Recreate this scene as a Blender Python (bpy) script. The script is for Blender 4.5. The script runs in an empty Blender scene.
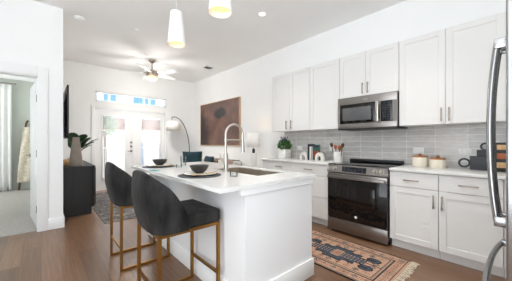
import bpy, bmesh, math, random
from mathutils import Vector, Matrix
random.seed(7)
PI = math.pi
scn = bpy.context.scene
C = scn.collection

# ---------------------------------------------------------------- camera
cam_d = bpy.data.cameras.new('camera')
cam_d.sensor_width = 36.0
cam_d.lens = 240.81 / 512 * 36.0
cam_d.shift_y = 1.84 / 512
cam_d.clip_start = 0.02
cam = bpy.data.objects.new('camera', cam_d)
cam.location = (0, 0, 1.2093)
cam.rotation_euler = (PI / 2, 0, -0.7282)
C.objects.link(cam)
scn.camera = cam

# ---------------------------------------------------------------- light
world = bpy.data.worlds.new('world')
scn.world = world
world.use_nodes = True
wn = world.node_tree.nodes
wn.clear()
w_out = wn.new('ShaderNodeOutputWorld')
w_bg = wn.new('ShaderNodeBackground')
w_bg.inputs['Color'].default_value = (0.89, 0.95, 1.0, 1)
# hazy sky, its lower half and left side brightened to light ceiling and cabinets
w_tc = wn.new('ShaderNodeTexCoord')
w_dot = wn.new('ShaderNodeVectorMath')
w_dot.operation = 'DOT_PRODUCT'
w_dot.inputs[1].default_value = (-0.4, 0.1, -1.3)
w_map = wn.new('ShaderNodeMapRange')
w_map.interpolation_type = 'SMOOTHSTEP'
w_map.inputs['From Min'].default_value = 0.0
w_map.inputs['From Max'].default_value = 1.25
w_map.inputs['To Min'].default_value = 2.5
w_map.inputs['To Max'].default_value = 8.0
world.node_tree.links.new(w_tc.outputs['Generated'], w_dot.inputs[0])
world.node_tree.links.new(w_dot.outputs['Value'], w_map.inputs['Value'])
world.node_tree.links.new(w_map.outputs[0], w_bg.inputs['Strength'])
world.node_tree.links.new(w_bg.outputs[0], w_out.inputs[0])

scn.view_settings.view_transform = 'Standard'
scn.view_settings.look = 'None'
scn.view_settings.gamma = 1.0
scn.view_settings.use_curve_mapping = False
scn.view_settings.exposure = 0.13


# ---------------------------------------------------------------- materials
def lin(c):
    return tuple((x / 12.92 if x <= 0.04045 else ((x + 0.055) / 1.055) ** 2.4) for x in [v / 255 for v in c])


def nodes_of(name):
    m = bpy.data.materials.new(name)
    m.use_nodes = True
    nt = m.node_tree
    return m, nt, nt.nodes['Principled BSDF']


def ramp(nt, fac, stops):
    r = nt.nodes.new('ShaderNodeValToRGB')
    e = r.color_ramp.elements
    while len(e) < len(stops):
        e.new(0.5)
    for el, (p, c) in zip(e, stops):
        el.position = p
        el.color = (*c, 1)
    nt.links.new(fac, r.inputs[0])
    return r.outputs[0]


def objco(nt, scale=(1, 1, 1)):
    t = nt.nodes.new('ShaderNodeTexCoord')
    mp = nt.nodes.new('ShaderNodeMapping')
    mp.inputs['Scale'].default_value = scale
    nt.links.new(t.outputs['Object'], mp.inputs[0])
    return mp.outputs[0]


def noise(nt, vec, scale, detail=3, rough=0.55):
    n = nt.nodes.new('ShaderNodeTexNoise')
    n.inputs['Scale'].default_value = scale
    n.inputs['Detail'].default_value = detail
    n.inputs['Roughness'].default_value = rough
    nt.links.new(vec, n.inputs['Vector'])
    return n.outputs['Fac']


def bump(nt, b, h, strength, dist=0.01):
    n = nt.nodes.new('ShaderNodeBump')
    n.inputs['Strength'].default_value = strength
    n.inputs['Distance'].default_value = dist
    nt.links.new(h, n.inputs['Height'])
    nt.links.new(n.outputs[0], b.inputs['Normal'])


def mat(name, rgb, rough=0.5, metal=0.0, var=0.03, scale=6, stretch=(1, 1, 1), bmp=0.0, spec=None, sheen=0.0):
    m, nt, b = nodes_of(name)
    c = lin(rgb)
    f = noise(nt, objco(nt, stretch), scale)
    lo = tuple(max(0, x * (1 - var)) for x in c)
    hi = tuple(min(1, x * (1 + var)) for x in c)
    nt.links.new(ramp(nt, f, [(0.3, lo), (0.7, hi)]), b.inputs['Base Color'])
    b.inputs['Roughness'].default_value = rough
    b.inputs['Metallic'].default_value = metal
    if spec is not None:
        b.inputs['Specular IOR Level'].default_value = spec
    if sheen:
        b.inputs['Sheen Weight'].default_value = sheen
        b.inputs['Sheen Roughness'].default_value = 0.4
    if bmp:
        bump(nt, b, f, bmp)
    return m


def emit_mat(name, rgb, strength):
    m, nt, b = nodes_of(name)
    c = lin(rgb)
    b.inputs['Base Color'].default_value = (*c, 1)
    b.inputs['Emission Color'].default_value = (*c, 1)
    b.inputs['Emission Strength'].default_value = strength
    return m


def glass_mat(name, tint=(1, 1, 1), refl=0.07):
    m = bpy.data.materials.new(name)
    m.use_nodes = True
    nt = m.node_tree
    nt.nodes.clear()
    o = nt.nodes.new('ShaderNodeOutputMaterial')
    mix = nt.nodes.new('ShaderNodeMixShader')
    t = nt.nodes.new('ShaderNodeBsdfTransparent')
    g = nt.nodes.new('ShaderNodeBsdfGlossy')
    t.inputs[0].default_value = (*tint, 1)
    g.inputs['Roughness'].default_value = 0.03
    fr = nt.nodes.new('ShaderNodeFresnel')
    fr.inputs['IOR'].default_value = 1.3
    nt.links.new(fr.outputs[0], mix.inputs[0])
    nt.links.new(t.outputs[0], mix.inputs[1])
    nt.links.new(g.outputs[0], mix.inputs[2])
    nt.links.new(mix.outputs[0], o.inputs[0])
    return m


def floor_mat():
    m, nt, b = nodes_of('oak planks')
    t = nt.nodes.new('ShaderNodeTexCoord')
    sep = nt.nodes.new('ShaderNodeSeparateXYZ')
    com = nt.nodes.new('ShaderNodeCombineXYZ')
    nt.links.new(t.outputs['Object'], sep.inputs[0])
    nt.links.new(sep.outputs['Y'], com.inputs['X'])
    nt.links.new(sep.outputs['X'], com.inputs['Y'])
    br = nt.nodes.new('ShaderNodeTexBrick')
    br.offset = 0.37
    br.inputs['Scale'].default_value = 1
    br.inputs['Brick Width'].default_value = 1.25
    br.inputs['Row Height'].default_value = 0.155
    br.inputs['Mortar Size'].default_value = 0.0012
    br.inputs['Bias'].default_value = 0.0
    br.inputs['Color1'].default_value = (*lin((134, 101, 76)), 1)
    br.inputs['Color2'].default_value = (*lin((106, 77, 56)), 1)
    br.inputs['Mortar'].default_value = (*lin((78, 56, 42)), 1)
    nt.links.new(com.outputs[0], br.inputs['Vector'])
    mp = nt.nodes.new('ShaderNodeMapping')
    mp.inputs['Scale'].default_value = (1.1, 22, 1)
    nt.links.new(com.outputs[0], mp.inputs[0])
    n = noise(nt, mp.outputs[0], 2.2, 6, 0.65)
    g = ramp(nt, n, [(0.3, (0.62, 0.6, 0.58)), (0.72, (1.2, 1.2, 1.2))])
    mx = nt.nodes.new('ShaderNodeMix')
    mx.data_type = 'RGBA'
    mx.blend_type = 'MULTIPLY'
    mx.inputs['Factor'].default_value = 0.8
    nt.links.new(br.outputs['Color'], mx.inputs['A'])
    nt.links.new(g, mx.inputs['B'])
    nt.links.new(mx.outputs['Result'], b.inputs['Base Color'])
    b.inputs['Roughness'].default_value = 0.3
    bump(nt, b, n, 0.05)
    return m


def tile_mat():
    m, nt, b = nodes_of('grey glazed tile')
    t = nt.nodes.new('ShaderNodeTexCoord')
    sep = nt.nodes.new('ShaderNodeSeparateXYZ')
    com = nt.nodes.new('ShaderNodeCombineXYZ')
    nt.links.new(t.outputs['Object'], sep.inputs[0])
    a1 = nt.nodes.new('ShaderNodeMath')
    a1.inputs[1].default_value = 0.18 + 6.2
    nt.links.new(sep.outputs['Y'], a1.inputs[0])
    a2 = nt.nodes.new('ShaderNodeMath')
    a2.inputs[1].default_value = -0.915 + 7.6
    nt.links.new(sep.outputs['Z'], a2.inputs[0])
    nt.links.new(a1.outputs[0], com.inputs['X'])
    nt.links.new(a2.outputs[0], com.inputs['Y'])
    br = nt.nodes.new('ShaderNodeTexBrick')
    br.offset = 0.0
    br.inputs['Scale'].default_value = 1
    br.inputs['Brick Width'].default_value = 0.31
    br.inputs['Row Height'].default_value = 0.076
    br.inputs['Mortar Size'].default_value = 0.003
    br.inputs['Mortar Smooth'].default_value = 0.3
    br.inputs['Color1'].default_value = (*lin((216, 212, 207)), 1)
    br.inputs['Color2'].default_value = (*lin((200, 197, 193)), 1)
    br.inputs['Mortar'].default_value = (*lin((244, 243, 240)), 1)
    nt.links.new(com.outputs[0], br.inputs['Vector'])
    n = noise(nt, objco(nt, (1, 3, 9)), 3, 4)
    mx = nt.nodes.new('ShaderNodeMix')
    mx.data_type = 'RGBA'
    mx.blend_type = 'MULTIPLY'
    mx.inputs['Factor'].default_value = 0.5
    nt.links.new(br.outputs['Color'], mx.inputs['A'])
    nt.links.new(ramp(nt, n, [(0.3, (0.8, 0.8, 0.8)), (0.7, (1.15, 1.15, 1.15))]), mx.inputs['B'])
    nt.links.new(mx.outputs['Result'], b.inputs['Base Color'])
    b.inputs['Roughness'].default_value = 0.16
    n2 = noise(nt, objco(nt, (1, 5, 14)), 2.5, 2)
    ad = nt.nodes.new('ShaderNodeMath')
    ad.operation = 'MULTIPLY_ADD'
    ad.inputs[1].default_value = -0.4
    nt.links.new(br.outputs['Fac'], ad.inputs[0])
    nt.links.new(n2, ad.inputs[2])
    bump(nt, b, ad.outputs[0], 0.35, 0.012)
    return m


def steel_mat(name, rgb, rough=0.3, axis=(1, 1, 60)):
    m, nt, b = nodes_of(name)
    f = noise(nt, objco(nt, axis), 8, 2)
    c = lin(rgb)
    nt.links.new(ramp(nt, f, [(0.3, tuple(x * 0.92 for x in c)), (0.7, tuple(min(1, x * 1.06) for x in c))]), b.inputs['Base Color'])
    b.inputs['Metallic'].default_value = 1
    b.inputs['Roughness'].default_value = rough
    return m


def attr_mat(name, rough=0.95):
    m, nt, b = nodes_of(name)
    a = nt.nodes.new('ShaderNodeAttribute')
    a.attribute_name = 'weave'
    n = noise(nt, objco(nt, (1, 1, 1)), 60, 3)
    mx = nt.nodes.new('ShaderNodeMix')
    mx.data_type = 'RGBA'
    mx.blend_type = 'MULTIPLY'
    mx.inputs['Factor'].default_value = 0.6
    nt.links.new(a.outputs['Color'], mx.inputs['A'])
    nt.links.new(ramp(nt, n, [(0.3, (0.7, 0.7, 0.7)), (0.7, (1.2, 1.2, 1.2))]), mx.inputs['B'])
    nt.links.new(mx.outputs['Result'], b.inputs['Base Color'])
    b.inputs['Roughness'].default_value = rough
    b.inputs['Specular IOR Level'].default_value = 0.1
    bump(nt, b, n, 0.3)
    return m


def rug_mat():
    m, nt, b = nodes_of('faded grey rug')
    v = objco(nt)
    n1 = noise(nt, v, 7, 6, 0.75)
    n2 = noise(nt, v, 42, 3, 0.7)
    ad = nt.nodes.new('ShaderNodeMath')
    nt.links.new(n1, ad.inputs[0])
    nt.links.new(n2, ad.inputs[1])
    col = ramp(nt, ad.outputs[0], [(0.36, lin((40, 39, 40))), (0.47, lin((84, 81, 80))), (0.54, lin((124, 119, 115))), (0.64, lin((165, 158, 150)))])
    ad.operation = 'AVERAGE' if False else 'ADD'
    ml = nt.nodes.new('ShaderNodeMath')
    ml.operation = 'MULTIPLY'
    ml.inputs[1].default_value = 0.5
    nt.links.new(ad.outputs[0], ml.inputs[0])
    nt.links.new(ml.outputs[0], col.node.inputs[0])
    nt.links.new(col, b.inputs['Base Color'])
    b.inputs['Roughness'].default_value = 0.95
    return m


def painting_mat():
    # local coordinates: y from 0 (near) to -... mapped below; object origin = picture centre, half size 0.95 x 0.6
    m, nt, b = nodes_of('abstract brown paint')
    t = nt.nodes.new('ShaderNodeTexCoord')
    v = t.outputs['Object']
    n = noise(nt, v, 2.4, 5, 0.6)
    base = ramp(nt, n, [(0.25, lin((80, 54, 46))), (0.5, lin((108, 76, 65))), (0.75, lin((134, 98, 84)))])
    sep = nt.nodes.new('ShaderNodeSeparateXYZ')
    nt.links.new(v, sep.inputs[0])

    def blob(cy, cz, ry, rz, soft, amt):
        vm = nt.nodes.new('ShaderNodeMapping')
        vm.vector_type = 'POINT'
        vm.inputs['Location'].default_value = (0, -cy / ry, -cz / rz)
        vm.inputs['Scale'].default_value = (0, 1 / ry, 1 / rz)
        nt.links.new(v, vm.inputs[0])
        ln = nt.nodes.new('ShaderNodeVectorMath')
        ln.operation = 'LENGTH'
        nt.links.new(vm.outputs[0], ln.inputs[0])
        ad = nt.nodes.new('ShaderNodeMath')
        ad.operation = 'MULTIPLY_ADD'
        ad.inputs[1].default_value = 0.7
        nt.links.new(n, ad.inputs[0])
        nt.links.new(ln.outputs['Value'], ad.inputs[2])
        return ramp(nt, ad.outputs[0], [(0.0, (1, 1, 1)), (min(0.98, 0.62), (1, 1, 1)), (0.62 + soft if 0.62 + soft < 1 else 1.0, (0, 0, 0))])

    def mixc(a, f, c):
        mx = nt.nodes.new('ShaderNodeMix')
        mx.data_type = 'RGBA'
        nt.links.new(f, mx.inputs['Factor'])
        nt.links.new(a, mx.inputs['A'])
        mx.inputs['B'].default_value = (*lin(c), 1)
        return mx.outputs['Result']
    c = mixc(base, blob(0.85, -0.25, 0.75, 1.3, 0.3, 1), (52, 34, 32))
    c = mixc(c, blob(-0.1, 0.27, 0.8, 0.36, 0.2, 1), (30, 23, 25))
    nt.links.new(c, b.inputs['Base Color'])
    b.inputs['Roughness'].default_value = 0.35
    return m


M = {}
M['wall'] = mat('white wall paint', (245, 245, 244), 0.75, var=0.008, scale=3)
M['ceil'] = mat('ceiling paint', (246, 245, 243), 0.85, var=0.01, scale=2)
M['trim'] = mat('white trim paint', (240, 240, 239), 0.4, var=0.006)
M['bed_wall'] = mat('pale sage wall paint', (206, 209, 200), 0.8, var=0.01)
M['floor'] = floor_mat()
M['carpet'] = mat('grey carpet', (182, 177, 171), 0.95, var=0.16, scale=55, bmp=0.4, spec=0.1)
M['cab'] = mat('warm white cabinet lacquer', (231, 229, 226), 0.38, var=0.006)
M['cab_dark'] = mat('cabinet interior', (190, 185, 180), 0.6)
M['island'] = mat('white island panel', (236, 236, 236), 0.45, var=0.006)
M['quartz'] = mat('white quartz', (226, 225, 222), 0.2, var=0.02, scale=14)
M['tile'] = tile_mat()
M['steel'] = steel_mat('brushed stainless', (150, 145, 141), 0.3, (1, 1, 60))
M['steel_fridge'] = steel_mat('fridge stainless', (168, 168, 168), 0.24, (1, 60, 1))
M['nickel'] = steel_mat('satin nickel', (158, 146, 134), 0.32, (40, 40, 1))
M['faucet'] = steel_mat('brushed nickel faucet', (196, 190, 182), 0.28, (40, 40, 1))
M['sink'] = steel_mat('sink steel', (180, 168, 154), 0.5, (1, 30, 1))
M['grey_paint'] = mat('light grey fridge side', (206, 206, 206), 0.45, var=0.01)
M['black_glass'] = mat('black oven glass', (9, 8, 8), 0.06, var=0.05)
M['black_metal'] = mat('black metal', (22, 22, 23), 0.4, var=0.1)
M['black_plastic'] = mat('black plastic', (16, 16, 17), 0.3, var=0.1)
M['oven_window'] = mat('oven window', (20, 14, 12), 0.08, var=0.3, scale=3)
M['mw_window'] = mat('microwave window', (92, 92, 94), 0.12, var=0.2, scale=2)
M['rubber'] = mat('dark gasket', (70, 70, 72), 0.6)
M['velvet'] = mat('charcoal velvet', (37, 36, 35), 0.75, var=0.97, scale=9, stretch=(1, 1, .35), sheen=0.05, spec=0.25, bmp=.15)  # strong noise puts mottled velvet highlights into the base colour
M['gold'] = mat('aged gold metal', (150, 108, 56), 0.38, 0.9, var=0.08, scale=14)
M['blackwood'] = mat('black stained oak', (25, 24, 24), 0.45, var=0.4, scale=3, stretch=(9, 9, 0.7))
M['tv_black'] = mat('tv black', (12, 12, 13), 0.3, var=0.1)
M['vase'] = mat('taupe ceramic', (142, 132, 122), 0.7, var=0.08, scale=12, bmp=0.1)
M['leaf'] = mat('green leaf', (34, 72, 34), 0.45, var=0.35, scale=9)
M['herb'] = mat('herb leaf', (62, 112, 48), 0.5, var=0.35, scale=30)
M['purple'] = mat('purple flower', (78, 66, 108), 0.6, var=0.2, scale=30)
M['white_cer'] = mat('white ceramic', (238, 236, 232), 0.3, var=0.01)
M['marble'] = mat('white marble', (228, 224, 216), 0.3, var=0.1, scale=16)
M['cream_cer'] = mat('cream ceramic', (232, 222, 205), 0.45, var=0.02)
M['wood'] = mat('warm wood', (168, 108, 62), 0.5, var=0.2, scale=5, stretch=(8, 8, 1))
M['wood_light'] = mat('pale wood', (204, 164, 118), 0.5, var=0.15, scale=5, stretch=(8, 8, 1))
M['wood_red'] = mat('orange brown wood', (166, 92, 54), 0.5, var=0.2, scale=5, stretch=(8, 8, 1))
M['wood_dark'] = mat('dark walnut', (92, 54, 34), 0.5, var=0.2, scale=6, stretch=(8, 8, 1))
M['slate'] = mat('charcoal board', (58, 60, 66), 0.55, var=0.12, scale=5, stretch=(1, 1, 8))
M['bowl'] = mat('dark stoneware', (50, 48, 47), 0.35, var=0.2, scale=14)
M['mat_dark'] = mat('charcoal woven mat', (72, 72, 76), 0.85, var=0.3, scale=90)
M['plate'] = mat('cream plate glaze', (222, 218, 206), 0.35, var=0.05)
M['linen'] = mat('tan linen', (186, 164, 134), 0.9, var=0.12, scale=40)
M['teal'] = mat('teal velvet', (12, 48, 56), 0.8, var=0.35, scale=8, sheen=0.05)
M['teal_light'] = mat('teal paper', (70, 140, 140), 0.8, var=0.1)
M['sofa'] = mat('off white upholstery', (224, 220, 213), 0.9, var=0.05, scale=60)
M['throw'] = mat('cream knit', (222, 210, 190), 0.95, var=0.22, scale=26, bmp=0.8)
M['curtain'] = mat('white curtain', (240, 240, 236), 0.9, var=0.02)
M['blind'] = mat('white blind slat', (248, 248, 247), 0.6, var=0.01)
_nt = M['blind'].node_tree
_tr = _nt.nodes.new('ShaderNodeBsdfTranslucent')
_tr.inputs[0].default_value = (.95, .95, .94, 1)
_mx = _nt.nodes.new('ShaderNodeMixShader')
_mx.inputs[0].default_value = .62
_nt.links.new(_nt.nodes['Principled BSDF'].outputs[0], _mx.inputs[1])
_nt.links.new(_tr.outputs[0], _mx.inputs[2])
_nt.links.new(_mx.outputs[0], _nt.nodes['Material Output'].inputs[0])
M['glass'] = glass_mat('window glass')
M['tumbler'] = glass_mat('drinking glass', (0.93, 0.95, 0.95))
M['shade'] = mat('white lamp shade', (238, 234, 226), 0.85, var=0.01)
M['painting'] = painting_mat()
M['runner'] = attr_mat('woven runner')
M['rug'] = rug_mat()
M['fringe'] = mat('cream fringe', (222, 208, 186), 0.95, var=0.1, scale=50)
M['concrete'] = mat('balcony concrete', (190, 186, 180), 0.9, var=0.08)
M['roof'] = mat('red brown roof', (128, 70, 56), 0.9, var=0.15, scale=8)
M['facade'] = mat('pale blue facade', (164, 196, 222), 0.9, var=0.03)
M['stucco'] = mat('cream stucco', (232, 224, 212), 0.9, var=0.04)
M['dark_pane'] = mat('blue window pane', (84, 116, 156), 0.3, var=0.1)
M['book_navy'] = mat('navy book cloth', (38, 46, 66), 0.7, var=0.1)
M['book_white'] = mat('white book cloth', (226, 222, 212), 0.7, var=0.04)
M['book_green'] = mat('green book cloth', (52, 92, 84), 0.7, var=0.1)
M['book_red'] = mat('brown red book cloth', (140, 60, 44), 0.7, var=0.1)
M['pages'] = mat('book pages', (234, 228, 214), 0.9, var=0.05, scale=80)
M['display'] = mat('display dark', (14, 17, 22), 0.15, var=0.2)
M['digits'] = mat('panel print', (74, 80, 92), 0.5)
M['opal_warm'] = emit_mat('warm pendant diffuser', (255, 204, 140), .95)
M['fan_glow'] = emit_mat('fan light glass', (255, 214, 150), 1.3)
M['led'] = emit_mat('recessed light lens', (255, 246, 230), 3.0)


def shade_glow(name, rgb, strength):
    m, nt, b = nodes_of(name)
    b.inputs['Base Color'].default_value = (*lin(rgb), 1)
    b.inputs['Roughness'].default_value = 0.5
    b.inputs['Emission Color'].default_value = (*lin(rgb), 1)
    b.inputs['Emission Strength'].default_value = strength
    n = noise(nt, objco(nt, (1, 1, 12)), 4, 2)
    bump(nt, b, n, 0.02)
    return m


M['pendant'] = shade_glow('pendant opal glass', (246, 245, 242), 0.03)
M['lit_shade'] = shade_glow('lit table lamp shade', (240, 236, 230), 0.15)


# ---------------------------------------------------------------- mesh helpers
class MB:
    def __init__(self):
        self.bm = bmesh.new()

    def box(self, x0, x1, y0, y1, z0, z1, bev=0.0, seg=2):
        g = bmesh.ops.create_cube(self.bm, size=1.0)
        vs = g['verts']
        for v in vs:
            v.co = Vector(((x0 + x1) / 2 + v.co.x * (x1 - x0), (y0 + y1) / 2 + v.co.y * (y1 - y0), (z0 + z1) / 2 + v.co.z * (z1 - z0)))
        if bev > 0:
            es = list({e for v in vs for e in v.link_edges})
            bmesh.ops.bevel(self.bm, geom=es, offset=bev, segments=seg, affect='EDGES', profile=0.5)
        return self

    def tube(self, pts, r, seg=10, closed=False, square=False):
        pts = [Vector(p) for p in pts]
        n = len(pts)
        rs = r if isinstance(r, (list, tuple)) else [r] * n
        rings = []
        prev_n = None
        for i, p in enumerate(pts):
            if closed:
                t = (pts[(i + 1) % n] - pts[i - 1]).normalized()
            else:
                t = (pts[min(i + 1, n - 1)] - pts[max(i - 1, 0)]).normalized()
            if prev_n is None:
                a = Vector((0, 0, 1)) if abs(t.z) < 0.9 else Vector((1, 0, 0))
                nn = (a - t * a.dot(t)).normalized()
            else:
                nn = (prev_n - t * prev_n.dot(t)).normalized()
            prev_n = nn
            bb = t.cross(nn)
            k = 4 if square else seg
            off = PI / 4 if square else 0
            rad = rs[i] * (math.sqrt(2) if square else 1)
            rings.append([self.bm.verts.new(p + (nn * math.cos(off + 2 * PI * j / k) + bb * math.sin(off + 2 * PI * j / k)) * rad) for j in range(k)])
        m = len(rings)
        for i in range(m if closed else m - 1):
            a, b = rings[i], rings[(i + 1) % m]
            k = len(a)
            for j in range(k):
                self.bm.faces.new((a[j], a[(j + 1) % k], b[(j + 1) % k], b[j]))
        if not closed:
            self.bm.faces.new(list(reversed(rings[0])))
            self.bm.faces.new(rings[-1])
        return self

    def lathe(self, prof, c=(0, 0, 0), seg=28, sy=1.0):
        rings = []
        for (r, z) in prof:
            if r < 1e-6:
                rings.append([self.bm.verts.new((c[0], c[1], c[2] + z))])
            else:
                rings.append([self.bm.verts.new((c[0] + r * math.cos(2 * PI * j / seg), c[1] + sy * r * math.sin(2 * PI * j / seg), c[2] + z)) for j in range(seg)])
        for a, b in zip(rings, rings[1:]):
            for j in range(seg):
                k = (j + 1) % seg
                if len(a) == 1 and len(b) == 1:
                    continue
                if len(a) == 1:
                    self.bm.faces.new((a[0], b[k], b[j]))
                elif len(b) == 1:
                    self.bm.faces.new((a[j], a[k], b[0]))
                else:
                    self.bm.faces.new((a[j], a[k], b[k], b[j]))
        return self

    def disc(self, c, r, axis, h, seg=24):
        """solid short cylinder centred at c along axis x, y or z"""
        g = bmesh.ops.create_cone(self.bm, cap_ends=True, segments=seg, radius1=r, radius2=r, depth=h)
        rot = {'x': Matrix.Rotation(PI / 2, 4, 'Y'), 'y': Matrix.Rotation(PI / 2, 4, 'X'), 'z': Matrix.Identity(4)}[axis]
        for v in g['verts']:
            v.co = rot @ v.co + Vector(c)
        return self

    def quad(self, a, b, c, d):
        self.bm.faces.new([self.bm.verts.new(p) for p in (a, b, c, d)])
        return self

    def grid(self, fn, nu, nv, closed_u=False):
        vs = [[self.bm.verts.new(fn(i / nu, j / nv)) for j in range(nv + 1)] for i in range(nu if closed_u else nu + 1)]
        for i in range(nu):
            for j in range(nv):
                i2 = (i + 1) % len(vs)
                self.bm.faces.new((vs[i][j], vs[i2][j], vs[i2][j + 1], vs[i][j + 1]))
        return self

    def prism(self, poly, z0, z1, tf=lambda x, y, z: (x, y, z)):
        a = [self.bm.verts.new(tf(x, y, z0)) for x, y in poly]
        b = [self.bm.verts.new(tf(x, y, z1)) for x, y in poly]
        n = len(poly)
        self.bm.faces.new(list(reversed(a)))
        self.bm.faces.new(b)
        for i in range(n):
            self.bm.faces.new((a[i], a[(i + 1) % n], b[(i + 1) % n], b[i]))
        return self

    def xform(self, mtx):
        bmesh.ops.transform(self.bm, matrix=mtx, verts=self.bm.verts)
        return self

    def build(self, name, m, parent=None, origin=None, smooth=True, solid=0.0):
        me = bpy.data.meshes.new(name)
        bmesh.ops.recalc_face_normals(self.bm, faces=self.bm.faces)
        o = bpy.data.objects.new(name, me)
        base = Vector((0, 0, 0))
        p = parent
        while p is not None:
            base += p.location
            p = p.parent
        org = Vector(origin) if origin is not None else base.copy()
        for v in self.bm.verts:
            v.co -= org
        self.bm.to_mesh(me)
        self.bm.free()
        if smooth:
            for pl in me.polygons:
                pl.use_smooth = True
            me.set_sharp_from_angle(angle=math.radians(38))
        me.materials.append(m)
        C.objects.link(o)
        o.location = org - base
        if parent is not None:
            o.parent = parent
        if solid:
            s = o.modifiers.new('thickness', 'SOLIDIFY')
            s.thickness = solid
        return o


def tag(o, label=None, cat=None, group=None, kind=None):
    if label:
        o['label'] = label
    if cat:
        o['category'] = cat
    if group:
        o['group'] = group
    if kind:
        o['kind'] = kind
    return o


def thing(name, loc, label, cat, group=None):
    o = bpy.data.objects.new(name, None)
    o.empty_display_size = 0.1
    C.objects.link(o)
    o.location = loc
    return tag(o, label, cat, group)


def copy_tree(o, parent=None):
    c = o.copy()
    C.objects.link(c)
    if parent is not None:
        c.parent = parent
    for ch in list(o.children):
        copy_tree(ch, c)
    return c


def struct(name, mb, m, **k):
    return tag(mb.build(name, m, **k), kind='structure')


# ---------------------------------------------------------------- the setting
XL, XR, YP, YB, H = 0.2327, 3.646, 4.391, 7.072, 3.109
XO = -2.6      # open side of the plan, left of the camera
YR = -0.80     # wall behind the fridge
BY = 8.66      # bedroom far wall

struct('floor', MB().box(XO, XR + .12, -0.92, YP + .06, -.12, 0).box(XL - .1, XR + .12, YP + .06, YB + .15, -.12, 0), M['floor'])
struct('floor_carpet', MB().box(XO, XL - .1, YP + .061, BY + .1, -.12, 0.004), M['carpet'])
struct('ceiling', MB().box(XO, XR + .12, -0.92, YP + .06, H, H + .15).box(XL - .1, XR + .12, YP + .06, YB + .15, H, H + .15), M['ceil'])
struct('ceiling_bedroom', MB().box(XO, XL - .1, YP + .061, BY + .1, 2.8, H + .15), M['ceil'])
# partition with the bedroom doorway
DX0, DX1, DZ = -0.90, -0.033, 2.10
struct('wall_partition', MB().box(XO, DX0, YP, YP + .12, 0, H).box(DX0, DX1, YP, YP + .12, DZ, H).box(DX1, XL, YP, YP + .12, 0, H), M['wall'])
struct('wall_left', MB().box(XL - .1, XL, YP + .12, YB + .15, 0, H).box(XL - .1, XL - .0, YB + .15, BY + .1, 0, H), M['wall'])
struct('wall_right', MB().box(XR, XR + .12, -0.92, YB + .15, 0, H), M['wall'])
struct('wall_rear', MB().box(1.0, XR, YR - .12, YR, 0, H), M['wall'])
struct('wall_side_light_block', MB().box(XO - .1, XO, 1.6, YP + .12, 0, H), M['wall'])  # unseen wall added to keep side light off the partition
# back wall with french doors and transom
FX0, FX1, FZ = 0.985, 2.705, 2.045
TX0, TX1, TZ0, TZ1 = 1.0, 2.75, 2.235, 2.485
b = MB()
b.box(XL, FX0, YB, YB + .15, 0, H).box(TX1, XR, YB, YB + .15, 0, H)
b.box(FX0, TX1, YB, YB + .15, FZ, TZ0).box(FX1, TX1, YB, YB + .15, 0, FZ)
b.box(FX0, TX1, YB, YB + .15, TZ1, H).box(FX0, TX0, YB, YB + .15, TZ0, TZ1)
struct('wall_back', b, M['wall'])
# bedroom far wall with window
WX0, WX1, WZ0, WZ1 = -2.0, -0.78, 0.55, 2.55
b = MB()
b.box(XO, WX0, BY, BY + .1, 0, 2.8).box(WX1, XL - .1, BY, BY + .1, 0, 2.8).box(WX0, WX1, BY, BY + .1, 0, WZ0).box(WX0, WX1, BY, BY + .1, WZ1, 2.8)
struct('wall_bedroom', b, M['bed_wall'])
struct('wall_bedroom_light_block', MB().box(XO - .1, XO, YP + .13, 6.7, 0, 2.8), M['bed_wall'])  # unseen part wall added, its length set to dim the bedroom
struct('wall_bedroom_side', MB().box(XL - .106, XL - .1, YP + .12, BY, 0, 2.8), M['bed_wall'])
w = struct('window_2', MB().box(WX0, WX1, BY + .03, BY + .07, WZ0, WZ0 + .06).box(WX0, WX1, BY + .03, BY + .07, WZ1 - .06, WZ1)
           .box(WX0, WX0 + .06, BY + .03, BY + .07, WZ0, WZ1).box(WX1 - .06, WX1, BY + .03, BY + .07, WZ0, WZ1), M['trim'])
MB().box(WX0 + .06, WX1 - .06, BY + .048, BY + .052, WZ0 + .06, WZ1 - .06).build('pane', M['glass'], w)

# door casings and baseboards
cw = .105
b = MB().box(DX1, DX1 + cw, YP - .018, YP, 0, DZ + cw + .03, .003).box(DX0 - cw, DX0, YP - .018, YP, 0, DZ + cw + .03, .003).box(DX0, DX1, YP - .018, YP, DZ, DZ + cw + .03, .003)
b.box(DX1 - .012, DX1, YP, YP + .12, 0, DZ).box(DX0, DX0 + .012, YP, YP + .12, 0, DZ).box(DX0, DX1, YP, YP + .12, DZ - .012, DZ)
struct('trim_1', b, M['trim'])
c2 = .075
b = MB().box(FX0 - c2, FX0, YB - .02, YB, 0, FZ + c2, .003).box(FX1, FX1 + c2, YB - .02, YB, 0, FZ + c2, .003).box(FX0, FX1, YB - .02, YB, FZ, FZ + c2, .003)
struct('trim_2', b, M['trim'])
bh = .148
struct('baseboard_partition', MB().box(DX1 + cw, XL + .015, YP - .015, YP, 0, bh, .003).box(XL, XL + .015, YP, YP + .3, 0, bh, .003).box(XO, DX0 - cw, YP - .015, YP, 0, bh, .003), M['trim'])
struct('baseboard_left', MB().box(XL, XL + .015, YP + .31, YB, 0, bh, .003), M['trim'])
struct('baseboard_back', MB().box(XL + .016, FX0 - c2, YB - .015, YB, 0, bh, .003).box(FX1 + c2, XR - .016, YB - .015, YB, 0, bh, .003), M['trim'])
struct('baseboard_right', MB().box(XR - .015, XR, 3.26, YB, 0, bh, .003), M['trim'])

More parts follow.
